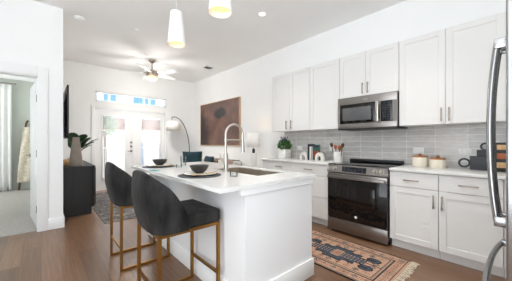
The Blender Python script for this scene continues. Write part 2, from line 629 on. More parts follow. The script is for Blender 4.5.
# transom window
w = struct('window_1', MB().box(TX0, TX1, YB + .03, YB + .09, TZ0, TZ0 + .035).box(TX0, TX1, YB + .03, YB + .09, TZ1 - .035, TZ1)
           .box(TX0, TX0 + .035, YB + .03, YB + .09, TZ0, TZ1).box(TX1 - .035, TX1, YB + .03, YB + .09, TZ0, TZ1), M['trim'])
MB().box(TX0 + .035, TX1 - .035, YB + .058, YB + .062, TZ0 + .035, TZ1 - .035).build('pane', M['glass'], w)

# french doors
GZ0, GZ1 = .29, 1.88
XM = 1.863


def leaf(name, x0, x1, g0, g1):
    y0, y1 = YB + .03, YB + .075
    d = MB().box(x0, g0, y0, y1, .012, FZ - .012).box(g1, x1, y0, y1, .012, FZ - .012).box(g0, g1, y0, y1, .012, GZ0).box(g0, g1, y0, y1, GZ1, FZ - .012)
    o = struct(name, d, M['trim'])
    fr = MB()
    t = .03
    for (a, bb, c, dd) in ((g0 - t, g0 + .006, GZ0 - t, GZ1 + t), (g1 - .006, g1 + t, GZ0 - t, GZ1 + t), (g0, g1, GZ0 - t, GZ0 + .006), (g0, g1, GZ1 - .006, GZ1 + t)):
        fr.box(a, bb, y0 - .012, y0 + .002, c, dd, .003)
    fr.build('glazing_frame', M['trim'], o)
    MB().box(g0, g1, y0 + .02, y0 + .024, GZ0, GZ1).build('pane', M['glass'], o)
    return o


d1 = leaf('door_1', FX0 + .004, XM - .002, 1.157, 1.667)
d2 = leaf('door_2', XM + .002, FX1 - .004, 2.075, 2.60)
hx = 1.813
for z in (1.21, 1.10):
    MB().disc((hx, YB + .02, z), .026, 'y', .022).build('deadbolt', M['nickel'], d1)
k = MB().disc((hx, YB + .02, .975), .028, 'y', .02).disc((hx, YB - .01, .975), .01, 'y', .05)
k.tube([(hx + .005, YB - .03, .975), (hx - .06, YB - .032, .975), (hx - .1, YB - .03, .972)], .009)
k.build('lever_handle', M['nickel'], d1)
MB().box(XM - .012, XM + .03, YB + .012, YB + .03, .012, FZ - .012, .003).build('astragal', M['trim'], d2)


def blind(x0, x1, label):
    t = thing('window_blind', ((x0 + x1) / 2, YB + .005, GZ1), label, 'blind', 'white blinds on the french doors')
    MB().box(x0, x1, YB - .012, YB + .016, GZ1 - .02, GZ1 + .02, .003).build('head_rail', M['blind'], t)
    s = MB()
    z = GZ1 - .035
    while z > GZ0 + .05:
        s.quad((x0, YB - .008, z - .008), (x1, YB - .008, z - .008), (x1, YB + .013, z + .008), (x0, YB + .013, z + .008))
        z -= .025
    s.build('slats', M['blind'], t, solid=.0012)
    MB().box(x0, x1, YB - .008, YB + .012, GZ0 + .012, GZ0 + .034, .003).build('bottom_rail', M['blind'], t)
    c = MB()
    for x in (x0 + .1, x1 - .1):
        c.tube([(x, YB - .011, GZ1), (x, YB - .011, GZ0 + .03)], .0015, 5)
    c.build('ladder_cord', M['blind'], t)


blind(1.165, 1.66, 'white slatted blind on the left french door, with the lever handle beside it')
blind(2.083, 2.592, 'white slatted blind on the right french door, beside the arched floor lamp')

# backsplash
struct('backsplash', MB().box(XR - .008, XR, YR + .01, 3.22, .9155, 1.4095), M['tile'])

# open bedroom door seen on edge
door = thing('bedroom_door', (-.045, YP + .125, 0), 'white panel door standing open into the carpeted bedroom', 'door')
mb = MB().box(-.86, 0, 0, .036, .012, DZ - .016, .002)
for (z0, z1) in ((.25, .95), (1.1, 1.95)):
    for yy in (-.004, .036):
        mb.box(-.74, -.12, yy, yy + .004, z0, z0 + .02).box(-.74, -.12, yy, yy + .004, z1 - .02, z1).box(-.74, -.72, yy, yy + .004, z0, z1).box(-.14, -.12, yy, yy + .004, z0, z1)
slab = mb.build('door_slab', M['trim'], door, origin=(0, 0, 0))
slab.location = (0, 0, 0)
hm = MB()
hm.disc((-.80, -.012, 1.0), .027, 'y', .018).tube([(-.80, -.02, 1.0), (-.80, -.05, 1.0), (-.70, -.055, 1.0)], .009)
hm.disc((-.80, .048, 1.0), .027, 'y', .018).tube([(-.80, .056, 1.0), (-.80, .085, 1.0), (-.70, .09, 1.0)], .009)
ho = hm.build('lever_handle', M['nickel'], door, origin=(0, 0, 0))
ho.location = (0, 0, 0)
for z in (.28, 1.05, 1.82):
    hg = MB().tube([(.006, -.002, z - .05), (.006, -.002, z + .05)], .008).box(-.002, .0, 0, .034, z - .05, z + .05).build('hinge', M['nickel'], door, origin=(0, 0, 0))
    hg.location = (0, 0, 0)
door.rotation_euler = (0, 0, -math.radians(84))

# ---------------------------------------------------------------- cabinets
XD = 3.012     # door face of the base run
XU = 3.293     # door face of the wall units


def shaker(mb, x, y0, y1, z0, z1, rail=.062, th=.02, sgn=-1):
    """shaker front whose face lies at x and looks along sgn*X"""
    xf, xp, xb = x, x - sgn * .008, x - sgn * th
    lo, hi = min(xp, xb), max(xp, xb)
    mb.box(lo, hi, y0 + .005, y1 - .005, z0 + .005, z1 - .005)
    a, c = min(xf, xb), max(xf, xb)
    mb.box(a, c, y0, y0 + rail, z0, z1, .0015, 1).box(a, c, y1 - rail, y1, z0, z1, .0015, 1)
    mb.box(a, c, y0 + rail, y1 - rail, z0, z0 + rail, .0015, 1).box(a, c, y0 + rail, y1 - rail, z1 - rail, z1, .0015, 1)
    return mb


def pull(parent, x, y, z, length, vertical):
    b = MB()
    h = length / 2
    if vertical:
        b.box(x - .032, x - .022, y - .006, y + .006, z - h, z + h, .002)
        for s in (-1, 1):
            b.box(x - .024, x, y - .005, y + .005, z + s * (h - .018) - .005, z + s * (h - .018) + .005)
    else:
        b.box(x - .032, x - .022, y - h, y + h, z - .006, z + .006, .002)
        for s in (-1, 1):
            b.box(x - .024, x, y + s * (h - .018) - .005, y + s * (h - .018) + .005, z - .005, z + .005)
    return b.build('bar_pull', M['nickel'], parent)


def wall_unit(y0, y1, z0, z1, doors, label):
    """doors: list of (ya, yb, handle y, handle z centre)"""
    t = thing('wall_cabinet', (XR - .17, (y0 + y1) / 2, z0), label, 'cabinet', 'white wall cabinets')
    MB().box(XU + .021, XR - .001, y0, y1, z0, z1).build('carcass', M['cab'], t)
    for ya, yb, hy, hz in doors:
        d = shaker(MB(), XU, ya + .0015, yb - .0015, z0 + .002, z1 - .002).build('door', M['cab'], t)
        if hy is not None:
            pull(d, XU, hy, hz, .15, True)
    return t


ZU0, ZU1 = 1.411, 2.455
wall_unit(2.364, 3.233, ZU0, ZU1, [(2.764 + .03, 3.233, 2.862, 1.52), (2.364, 2.794, 2.75, 1.52)], 'white two door wall cabinet at the far left end, above the potted herb')
wall_unit(1.838, 2.361, ZU0, ZU1, [(1.838, 2.361, None, 0)], 'white single door wall cabinet left of the microwave, above the books')
wall_unit(1.045, 1.835, 1.845, ZU1, [(1.454, 1.835, 1.49, 1.95), (1.045, 1.454, 1.42, 1.95)], 'short white two door wall cabinet directly above the microwave')
wall_unit(.127, 1.042, ZU0, ZU1, [(.585, 1.042, .621, 1.515), (.127, .585, .552, 1.515)], 'wide white two door wall cabinet right of the microwave, above the canisters')


def base_unit(y0, y1, label, parts):
    t = thing('base_cabinet', (3.3, (y0 + y1) / 2, 0), label, 'cabinet', 'white base cabinets along the kitchen wall')
    MB().box(XD + .021, XR - .001, y0, y1, .1, .884).build('carcass', M['cab'], t)
    MB().box(XD + .075, XR - .002, y0, y1, 0, .0995).build('toe_kick', M['cab'], t)
    for kind, ya, yb, z0, z1, hy, hz in parts:
        if kind == 'drawer':
            d = MB().box(XD, XD + .02, ya + .0015, yb - .0015, z0 + .0015, z1 - .0015, .0015, 1).build('drawer', M['cab'], t)
            pull(d, XD, hy, hz, .15, False)
        else:
            d = shaker(MB(), XD, ya + .0015, yb - .0015, z0 + .0015, z1 - .0015).build('door', M['cab'], t)
            pull(d, XD, hy, hz, .14, True)
    return t


base_unit(2.491, 3.205, 'white drawer base cabinet at the far left end, under the potted herb',
          [('drawer', 2.491, 3.205, .72, .88, 2.79, .803), ('drawer', 2.491, 3.205, .412, .717, 2.79, .64), ('drawer', 2.491, 3.205, .105, .409, 2.79, .33)])
base_unit(1.838, 2.488, 'white drawer base cabinet immediately left of the range',
          [('drawer', 1.838, 2.488, .72, .88, 2.178, .803), ('drawer', 1.838, 2.488, .412, .717, 2.178, .64), ('drawer', 1.838, 2.488, .105, .409, 2.178, .33)])
base_unit(.593, 1.052, 'white base cabinet immediately right of the range, under the canisters',
          [('drawer', .593, 1.052, .715, .88, .832, .794), ('door', .593, 1.052, .105, .712, .632, .597)])
base_unit(.13, .590, 'white base cabinet under the charcoal boards, beside the fridge handle',
          [('drawer', .13, .590, .715, .88, .36, .794), ('door', .13, .590, .105, .712, .562, .597)])
t = thing('corner_cabinet', (3.33, -.33, 0), 'plain white corner cabinet behind the fridge', 'cabinet')
MB().box(XD + .01, XR - .001, YR + .002, .127, .1, .884).build('carcass', M['cab'], t)
MB().box(XD + .075, XR - .002, YR + .002, .127, 0, .0995).build('toe_kick', M['cab'], t)
t = thing('corner_wall_cabinet', (3.47, -.33, ZU0), 'plain white corner wall cabinet hidden by the fridge', 'cabinet')
MB().box(XU + .01, XR - .001, YR + .002, .124, ZU0, ZU1).build('carcass', M['cab'], t)

tag(MB().box(2.990, XR - .009, 1.838, 3.222, .885, .915, .003).build('worktop', M['quartz'], origin=(3.3, 2.5, .885)), 'white quartz worktop left of the range', 'worktop')
tag(MB().box(2.990, XR - .009, YR + .002, 1.052, .885, .915, .003).build('worktop', M['quartz'], origin=(3.3, .1, .885)), 'white quartz worktop right of the range, under the canisters', 'worktop')

# ---------------------------------------------------------------- range
RY0, RY1 = 1.058, 1.832
t = thing('range_cooker', (3.3, 1.445, 0), 'stainless slide-in range with black glass oven door', 'oven')
MB().box(2.99, 3.60, RY0 + .002, RY1 - .002, .05, .90).build('body', M['black_metal'], t)
MB().box(2.985, XR - .012, RY0, RY1, .9005, .920, .003).build('cooktop', M['black_glass'], t)
MB().box(3.53, XR - .013, RY0 + .03, RY1 - .03, .9205, .962, .006).build('rear_vent', M['black_metal'], t)
# sloping control panel
poly = [(2.985, .80), (2.955, .806), (2.950, .815), (2.972, .905), (2.995, .915), (3.0, .80)]
pn = MB().prism(poly, RY0, RY1, lambda x, y, z: (x, z, y)).build('control_panel', M['steel'], t)
nrm = Vector((-.971, 0, .237))


def on_panel(z):
    f = (z - .815) / .09
    return 2.950 + .022 * f


q = MB()
q.prism([(on_panel(.825) - .0015, .825), (on_panel(.892) - .0015, .892), (on_panel(.892) + .004, .892), (on_panel(.825) + .004, .825)], 1.30, 1.615, lambda x, y, z: (x, z, y))
dsp = q.build('display', M['display'], pn)
q = MB()
for i in range(6):
    for j in range(3):
        if i in (2, 3) and j == 2:
            continue
        yy = 1.335 + i * .047
        zz = .837 + j * .019
        q.box(on_panel(zz) - .0026, on_panel(zz) - .0012, yy, yy + .018, zz, zz + .005)
tag(q.build('touch_marks', M['digits'], dsp), kind='stuff')
for ky in (1.795, 1.722, 1.195, 1.122):
    kb = MB()
    kb.disc((0, 0, .004), .028, 'z', .008).lathe([(.0, .034), (.019, .034), (.022, .028), (.023, .008), (0, .008)])
    rot = nrm.to_track_quat('Z', 'Y').to_matrix().to_4x4()
    kb.xform(Matrix.Translation((on_panel(.86), ky, .86)) @ rot)
    kb.build('knob', M['faucet'], t)
# door
dr = MB().box(2.962, 2.988, RY0 + .004, RY1 - .004, .195, .795, .004).build('oven_door', M['black_glass'], t)
MB().box(2.958, 2.968, RY0 + .004, RY1 - .004, .728, .796, .003).build('door_band', M['steel'], dr)
h = MB().box(2.912, 2.934, RY0 + .02, RY1 - .02, .733, .765, .006)
for y in (RY0 + .05, RY1 - .05):
    h.box(2.93, 2.962, y - .012, y + .012, .74, .758)
h.build('door_handle', M['steel'], dr)
MB().box(2.9600, 2.9625, 1.20, 1.69, .36, .64, .001).build('oven_window', M['oven_window'], dr)
bd = MB().disc((2.9606, 1.43, .262), .0165, 'x', .003)
bd.build('round_badge', M['trim'], dr)
MB().box(2.964, 2.99, RY0 + .002, RY1 - .002, .03, .19, .003).build('storage_drawer', M['steel'], t)
for y in (RY0 + .04, RY1 - .04):
    for x in (3.03, 3.55):
        MB().disc((x, y, .025), .018, 'z', .05).build('foot', M['black_plastic'], t)

# ---------------------------------------------------------------- microwave
MX = 3.235
t = thing('microwave_oven', (3.42, 1.438, 1.39), 'stainless over-the-range microwave with black control panel', 'microwave')
MB().box(MX + .03, XR - .01, 1.047, 1.832, 1.402, 1.842).build('body', M['black_metal'], t)
MB().box(MX + .004, XR - .011, 1.05, 1.83, 1.384, 1.4015, .004).build('vent_base', M['black_metal'], t)
d = MB().box(MX, MX + .0295, 1.047, 1.832, 1.403, 1.478, .004).box(MX, MX + .0295, 1.047, 1.832, 1.735, 1.84, .004)
d.box(MX, MX + .0295, 1.795, 1.832, 1.478, 1.735).box(MX, MX + .0295, 1.047, 1.098, 1.478, 1.735)
fr = d.build('front_frame', M['steel'], t)
wd = MB().box(MX - .003, MX + .0295, 1.305, 1.795, 1.470, 1.742, .003).build('door_glass', M['black_glass'], t)
MB().box(MX - .0045, MX - .002, 1.36, 1.755, 1.512, 1.692, .001).build('window', M['mw_window'], wd)
hd = MB().box(MX - .055, MX - .035, 1.248, 1.282, 1.474, 1.735, .008)
hd.box(MX - .04, MX, 1.255, 1.275, 1.49, 1.51).box(MX - .04, MX, 1.255, 1.275, 1.70, 1.72)
hd.build('handle', M['faucet'], t)
MB().box(MX + .0, MX + .0295, 1.233, 1.304, 1.478, 1.735).build('door_edge', M['steel'], t)
cp = MB().box(MX - .002, MX + .0295, 1.099, 1.232, 1.476, 1.737, .002).build('control_panel', M['display'], t)
q = MB()
for i in range(4):
    for j in range(7):
        if j == 6 and i == 3:
            continue
        q.box(MX - .0032, MX - .0016, 1.112 + i * .030, 1.124 + i * .030, 1.50 + j * .029, 1.507 + j * .029)
tag(q.build('touch_marks', M['digits'], cp), kind='stuff')
MB().box(MX - .002, MX + .001, 1.40, 1.46, 1.783, 1.793, .0005).build('name_badge', M['faucet'], fr)

# ---------------------------------------------------------------- outlets
for y, z, lb in ((2.836, 1.103, 'white double outlet plate between the potted herb and the books'), (2.15, 1.10, 'white double outlet plate behind the utensil crock'),
                 (.925, 1.108, 'white double outlet plate behind the canisters'), (.47, 1.108, 'white double outlet plate above the ring handle of the charcoal board')):
    t = thing('wall_outlet', (XR - .008, y, z), lb, 'outlet', 'white outlet plates on the tiles')
    MB().box(XR - .014, XR - .0082, y - .06, y + .06, z - .038, z + .038, .002).build('cover_plate', M['trim'], t)
    for s in (-1, 1):
        f = MB().box(XR - .016, XR - .0135, y + s * .028 - .017, y + s * .028 + .017, z - .024, z + .024, .001).build('socket', M['white_cer'], t)

# ---------------------------------------------------------------- island
IX0, IX1, IY0, IY1 = .84, 1.88, 1.285, 3.32
BX0, BX1 = 1.065, 1.85
by0, by1 = IY0 + .012, IY1 - .02
t = thing('kitchen_island', ((BX0 + BX1) / 2, 2.3, 0), 'white kitchen island with quartz top', 'island')
SX0, SX1, SY0, SY1 = 1.42, 1.80, 1.57, 2.33
b = MB()
b.box(IX0, SX0, IY0, IY1, .885, .915).box(SX1, IX1, IY0, IY1, .885, .915).box(SX0, SX1, IY0, SY0, .885, .915).box(SX0, SX1, SY1, IY1, .885, .915)
bmesh.ops.remove_doubles(b.bm, verts=b.bm.verts, dist=1e-5)
b.build('countertop', M['quartz'], t)
b = MB().box(BX0, BX1, by0 + .01, by0 + .03, 0, .885).box(BX0, BX1, by1 - .02, by1, 0, .885).box(BX0, BX0 + .02, by0 + .03, by1 - .02, 0, .885)
b.box(BX1 - .02, BX1, by0 + .03, by1 - .02, .1, .885).box(BX1 - .08, BX1 - .07, by0 + .03, by1 - .02, 0, .1)
b.build('panels', M['island'], t)
b = MB().box(BX0 - .05, BX1 + .006, by0 - .004, by0 + .01, .838, .8845, .002, 1).box(BX0 - .05, BX0, by0 + .01, by1, .838, .8845, .002, 1)
b.build('apron_rail', M['island'], t)
b = MB().box(BX0 - .015, BX1 + .014, by0 - .006, by0 + .0095, 0, .152, .003).box(BX0 - .015, BX0 - .0005, by0 + .0095, by1 + .015, 0, .152, .003).box(BX0, BX1 + .0, by1 + .0005, by1 + .015, 0, .152, .003)
b.build('base_moulding', M['trim'], t)
n = 4
for i in range(n):
    ya = by0 + .03 + i * (by1 - by0 - .06) / n
    yb = ya + (by1 - by0 - .06) / n
    d = shaker(MB(), BX1 + .022, ya + .002, yb - .002, .105, .83, sgn=1).build('door', M['island'], t)
    MB().box(BX1 + .045, BX1 + .055, yb - .05, yb - .038, .6, .75, .002).box(BX1 + .022, BX1 + .046, yb - .048, yb - .04, .62, .63).box(BX1 + .022, BX1 + .046, yb - .048, yb - .04, .72, .73).build('bar_pull', M['nickel'], d)

t = thing('kitchen_sink', ((SX0 + SX1) / 2, (SY0 + SY1) / 2, .68), 'stainless undermount sink set into the island', 'sink')
b = MB()
w_ = .012
b.box(SX0 + .001, SX0 + w_, SY0 + .001, SY1 - .001, .745, .905).box(SX1 - w_, SX1 - .001, SY0 + .001, SY1 - .001, .745, .905)
b.box(SX0 + w_, SX1 - w_, SY0 + .001, SY0 + w_, .745, .905).box(SX0 + w_, SX1 - w_, SY1 - w_, SY1 - .001, .745, .905).box(SX0, SX1, SY0, SY1, .735, .745)
b.build('basin', M['sink'], t)
MB().disc(((SX0 + SX1) / 2, (SY0 + SY1) / 2, .747), .045, 'z', .004).build('drain', M['steel'], t)

fx, fy = 1.368, 1.985
t = thing('kitchen_faucet', (fx, fy, .915), 'tall brushed nickel gooseneck pull-down faucet on the island', 'faucet')
b = MB().lathe([(0, 0), (.03, 0), (.03, .006), (.024, .012), (.023, .17), (.018, .185), (0, .185)], (fx, fy, .915))
b.build('body', M['faucet'], t)
R = .108
pts = [(fx, fy, 1.09), (fx, fy, 1.20)]
zc = 1.283
for i in range(17):
    a = PI - PI * i / 16
    pts.append((fx + R + R * math.cos(a), fy, zc + R * math.sin(a)))
pts.append((fx + 2 * R, fy, 1.22))
MB().tube(pts, .0115, 12).build('spout', M['faucet'], t)
MB().tube([(fx + 2 * R, fy, 1.235), (fx + 2 * R, fy, 1.20), (fx + 2 * R, fy, 1.14), (fx + 2 * R, fy, 1.105)], [.013, .0165, .019, .021], 14).build('spray_head', M['faucet'], t)
MB().tube([(fx, fy, 1.232), (fx + 2 * R, fy, 1.232)], .008, 10).tube([(fx, fy, 1.215), (fx, fy, 1.25)], .0155, 12).build('support_bar', M['faucet'], t)
MB().tube([(fx, fy, 1.02), (fx - .015, fy + .045, 1.025)], .012, 10).tube([(fx - .015, fy + .045, 1.02), (fx - .03, fy + .06, 1.10)], [.007, .005], 8).build('lever', M['faucet'], t)


# ---------------------------------------------------------------- stools
def make_stool(label, loc):
    t = thing('bar_stool', (0, 0, 0), label, 'stool', 'black velvet counter stools at the island')
    hx_, hy_ = .222, .214
    r = .0115
    for sx in (-1, 1):
        for sy in (-1, 1):
            MB().tube([(sx * hx_, sy * hy_, 0), (sx * hx_, sy * hy_, .608)], r, square=True).build('leg', M['gold'], t)
    f = MB()
    for sy in (-1, 1):
        f.box(-hx_, hx_, sy * hy_ - r, sy * hy_ + r, .586, .609)
    for sx in (-1, 1):
        f.box(sx * hx_ - r, sx * hx_ + r, -hy_, hy_, .586, .609)
    f.build('seat_frame', M['gold'], t)
    for sy in (-1, 1):
        MB().box(-hx_ + r, hx_ - r, sy * hy_ - r, sy * hy_ + r, 0.0, .023).build('floor_rail', M['gold'], t)
    for sx in (-1, 1):
        MB().box(sx * hx_ - r * .8, sx * hx_ + r * .8, -hy_ + r, hy_ - r, .205, .226).build('footrest', M['gold'], t)
    s = MB().box(-.175, .24, -.226, .226, .6085, .703, .018, 3)
    s.build('seat', M['velvet'], t)
    # wrap-round back: U path in plan, falling top edge
    path = []
    N = 48
    sl = .10                       # straight run of each wing
    a_, b_ = .15, .244            # half ellipse at the back
    x_s = -.105
    fine = []
    for i in range(21):
        fine.append((x_s + .075 * (1 - i / 20), -b_))
    for i in range(1, 81):
        a = -PI / 2 - PI * i / 80
        ca, sa = math.cos(a), math.sin(a)
        e = 2 / 3.5
        fine.append((x_s + a_ * math.copysign(abs(ca) ** e, ca), b_ * math.copysign(abs(sa) ** e, sa)))
    for i in range(1, 21):
        fine.append((x_s + .075 * (i / 20), b_))
    L = [0]
    for p, q_ in zip(fine, fine[1:]):
        L.append(L[-1] + math.hypot(q_[0] - p[0], q_[1] - p[1]))
    tot = L[-1]
    for i in range(N + 1):
        s_ = tot * i / N
        k = max(j for j in range(len(L)) if L[j] <= s_ + 1e-9)
        k = min(k, len(fine) - 2)
        u = (s_ - L[k]) / max(1e-9, L[k + 1] - L[k])
        path.append((fine[k][0] + u * (fine[k + 1][0] - fine[k][0]), fine[k][1] + u * (fine[k + 1][1] - fine[k][1])))
    bm = MB()
    rings = []
    for i, p in enumerate(path):
        a0 = path[max(0, i - 1)]
        a1 = path[min(N, i + 1)]
        tx, ty = a1[0] - a0[0], a1[1] - a0[1]
        l = math.hypot(tx, ty)
        nx, ny = ty / l, -tx / l      # outward candidate
        if nx * (p[0] - 0.05) + ny * p[1] < 0:
            nx, ny = -nx, -ny
        tt = abs(2 * i / N - 1)
        ztop = .70 + .315 * (1 - tt ** 2.8)
        th = .052 * (1 - .45 * tt ** 6)
        z0 = .607
        lean = .05 * (1 - tt ** 2)
        sec = []
        for (o_, zz) in ((0, 0), (.02, .25), (.03, .55), (.015, .85)):
            sec.append((o_ * 1.0, z0 + (ztop - th / 2 - z0) * zz))
        for k in range(7):
            a = PI * k / 6
            sec.append((-th / 2 + th / 2 * math.cos(a), ztop - th / 2 + th / 2 * math.sin(a)))
        for zz in (.75, .4, 0):
            sec.append((-th, z0 + (ztop - th / 2 - z0) * zz))
        ring = []
        for (o_, z) in sec:
            ll = lean * (z - z0) / .4
            ring.append(bm.bm.verts.new((p[0] + nx * (o_ * (1 - .6 * tt) + ll), p[1] + ny * (o_ * (1 - .6 * tt) * .4 + ll * .3), z)))
        rings.append(ring)
    for a, c in zip(rings, rings[1:]):
        for j in range(len(a)):
            k = (j + 1) % len(a)
            bm.bm.faces.new((a[j], a[k], c[k], c[j]))
    bm.bm.faces.new(rings[0])
    bm.bm.faces.new(list(reversed(rings[-1])))
    bm.build('backrest', M['velvet'], t)
    t.location = loc
    return t


st = make_stool('charcoal velvet bar stool with gold frame, the one closest to the camera', (.787, 1.78, 0))
s2 = copy_tree(st)
s2.location = (.782, 2.735, 0)
s2['label'] = 'charcoal velvet bar stool with gold frame, the one farther back toward the media console'

# ---------------------------------------------------------------- table settings
def setting(cx, cy, which):
    m_ = thing('placemat', (cx, cy, .915), 'round charcoal placemat under the %s bowl' % which, 'placemat', 'charcoal placemats')
    MB().lathe([(0, 0), (.188, 0), (.19, .002), (.188, .004), (0, .004)], (cx, cy, .915), 40).build('woven_disc', M['mat_dark'], m_)
    tag(MB().lathe([(0, .0005), (.07, .0005), (.143, .012), (.146, .014), (.141, .016), (.07, .006), (0, .006)], (cx + .02, cy + .02, .919), 40).build('dinner_plate', M['plate'], origin=(cx + .02, cy + .02, .919)),
        'cream dinner plate under the %s bowl' % which, 'plate', 'cream plates')
    nb = MB()
    nb.grid(lambda u, v: (cx - .115 + .25 * u, cy - .115 + .06 * v + .03 * u, .9335 + .004 * math.sin(9 * u) + .003 * math.sin(7 * v + 3 * u) + .012 * max(0, abs(u - .5) * 2 - .6)), 20, 8)
    tag(nb.build('napkin', M['linen'], origin=(cx, cy - .06, .933), solid=.006), 'tan linen napkin tucked beside the %s bowl' % which, 'napkin', 'tan linen napkins')
    tag(MB().lathe([(0, .0), (.038, .0), (.042, .006), (.07, .03), (.088, .068), (.091, .072), (.086, .072), (.066, .036), (.038, .012), (0, .010)], (cx + .035, cy + .075, .926), 36)
        .build('bowl', M['bowl'], origin=(cx + .035, cy + .075, .926)), 'dark stoneware bowl on the plate %s' % ('nearest the faucet' if which.startswith('nearer') else 'at the far end of the island'), 'bowl', 'dark bowls')


setting(1.055, 1.935, 'nearer')
setting(1.065, 2.955, 'farther')


def glass(cx, cy, r, hgt, label):
    tag(MB().lathe([(0, 0), (r * .86, 0), (r * .88, .003), (r, hgt), (r - .003, hgt), (r * .84, .008), (0, .008)], (cx, cy, .915), 28).build('drinking_glass', M['tumbler'], origin=(cx, cy, .915)), label, 'glass')


glass(1.33, 2.86, .036, .125, 'tall clear drinking glass between the two place settings')
glass(1.2, 2.70, .034, .035, 'low clear glass cup in front of the tall glass')
glass(1.222, 1.655, .035, .045, 'small clear glass cup near the corner of the island by the sink')
tag(MB().box(.85, .905, 2.50, 2.66, .9152, .9195, .001).build('folded_card', M['teal_light'], origin=(.88, 2.58, .915)), 'small teal folded card at the stool edge of the island', 'card')

# ---------------------------------------------------------------- fridge
FXa, FXb, FYf = 1.055, 1.965, .041
t = thing('refrigerator', ((FXa + FXb) / 2, -.35, 0), 'stainless french door refrigerator with bowed handles at the right edge', 'refrigerator')
MB().box(FXa + .004, FXb - .004, -.70, FYf - .075, .03, 1.77, .006).build('body', M['grey_paint'], t)
mid = (FXa + FXb) / 2
for (xa, xb, s) in ((FXa, mid - .003, -1), (mid + .003, FXb, 1)):
    d = MB().box(xa, xb, FYf - .07, FYf, .735, 1.765, .006, 3).build('fridge_door', M['steel_fridge'], t)
    hxp = mid + s * .045
    pts = []
    for i in range(21):
        f = i / 20
        z = .86 + f * (1.642 - .86)
        bow = .040 + .024 * (1 - abs(2 * f - 1) ** 2.2)
        pts.append((hxp, FYf + bow, z))
    hb = MB().tube(pts, .0125, 12)
    hdl = hb.build('handle', M['steel_fridge'], d)
    for z0 in (.85, 1.61):
        MB().box(hxp - .016, hxp + .016, FYf, FYf + .052, z0, z0 + .042, .004).build('bracket', M['steel_fridge'], hdl)
d = MB().box(FXa, FXb, FYf - .07, FYf, .07, .728, .006, 3).build('freezer_drawer', M['steel_fridge'], t)
pts = []
for i in range(25):
    f = i / 24
    x = FXa + .07 + f * (FXb - FXa - .14)
    pts.append((x, FYf + .045 + .025 * (1 - abs(2 * f - 1) ** 2.2), .66))
hdl = MB().tube(pts, .0115, 12).build('handle', M['steel_fridge'], d)
for xa in (FXa + .06, FXb - .095):
    MB().box(xa, xa + .035, FYf, FYf + .05, .645, .675, .004).build('bracket', M['steel_fridge'], hdl)
MB().box(FXa + .01, FXb - .01, -.68, FYf - .08, 0, .03).build('plinth', M['black_plastic'], t)
for xa in (FXa + .02, FXb - .09):
    MB().box(xa, xa + .07, FYf - .14, FYf - .01, 1.7655, 1.785, .004).build('hinge_cover', M['rubber'], t)

# ---------------------------------------------------------------- counter items
def leaf_cloud(mb, c, rx, ry, rz, n, size, up=0.3):
    for _ in range(n):
        while True:
            p = Vector((random.uniform(-1, 1), random.uniform(-1, 1), random.uniform(-1, 1)))
            if p.length < 1:
                break
        q = Vector((c[0] + p.x * rx, c[1] + p.y * ry, c[2] + p.z * rz))
        d = (p + Vector((0, 0, up)) + Vector((random.uniform(-.6, .6), random.uniform(-.6, .6), random.uniform(-.3, .6)))).normalized()
        s = d.cross(Vector((random.uniform(-1, 1), random.uniform(-1, 1), random.uniform(-1, 1)))).normalized()
        nn = d.cross(s)
        l = size * random.uniform(.7, 1.3)
        w = l * .28
        v = [mb.bm.verts.new(x) for x in (q, q + d * l * .4 + s * w + nn * .1 * l, q + d * l, q + d * l * .4 - s * w + nn * .1 * l)]
        m0 = mb.bm.verts.new(q + d * l * .5)
        mb.bm.faces.new((v[0], v[1], m0))
        mb.bm.faces.new((v[1], v[2], m0))
        mb.bm.faces.new((v[2], v[3], m0))
        mb.bm.faces.new((v[3], v[0], m0))


px, py = 3.42, 3.03
t = thing('potted_herb', (px, py, .915), 'bushy green herb with purple tops in a square white planter', 'plant')
MB().box(px - .085, px + .085, py - .085, py + .085, .915, 1.08, .006).build('planter', M['white_cer'], t)
b = MB()
leaf_cloud(b, (px, py, 1.155), .11, .11, .085, 330, .05)
fo = b.build('foliage', M['herb'], t, smooth=False)
fo['kind'] = 'stuff'
b = MB()
for _ in range(26):
    a = random.uniform(0, 2 * PI)
    r = random.uniform(0, .08)
    x, y = px + r * math.cos(a), py + r * math.sin(a)
    z = random.uniform(1.24, 1.33)
    b.tube([(x, y, z - .06), (x + .004, y, z - .03), (x + .006, y + .004, z)], [.003, .009, .003], 6)
tag(b.build('flower_spikes', M['purple'], t), kind='stuff')

# books and bookends
def book(y0, th, hgt, dep, cover, label, x0=3.36, tilt=0):
    t = thing('book', (x0 + dep / 2, y0 + th / 2, .915), label, 'book', 'books between the bookends')
    c = MB().box(x0, x0 + dep, y0, y0 + .003, .915, .915 + hgt).box(x0, x0 + dep, y0 + th - .003, y0 + th, .915, .915 + hgt).box(x0, x0 + .003, y0, y0 + th, .915, .915 + hgt)
    c.build('cover', cover, t)
    MB().box(x0 + .0035, x0 + dep - .004, y0 + .0033, y0 + th - .0033, .918, .915 + hgt - .003).build('pages', M['pages'], t)
    return t


book(2.425, .032, .265, .17, M['book_navy'], 'navy book standing at the left of the bookended row')
book(2.388, .033, .225, .16, M['book_white'], 'narrow white book in the middle of the bookended row')
# leaning book shown cover-out on the right
bt = thing('book', (3.41, 2.345, .915), 'teal and red cover book facing out at the right of the bookended row', 'book', 'books between the bookends')
MB().box(3.40, 3.425, 2.25, 2.38, .915, 1.17, .002).build('cover', M['book_green'], bt)
MB().box(3.3985, 3.3999, 2.262, 2.368, .955, 1.065, .0004).build('cover_panel', M['book_red'], bt)
MB().box(3.3985, 3.3999, 2.262, 2.368, 1.125, 1.155, .0004).build('cover_band', M['book_navy'], bt)


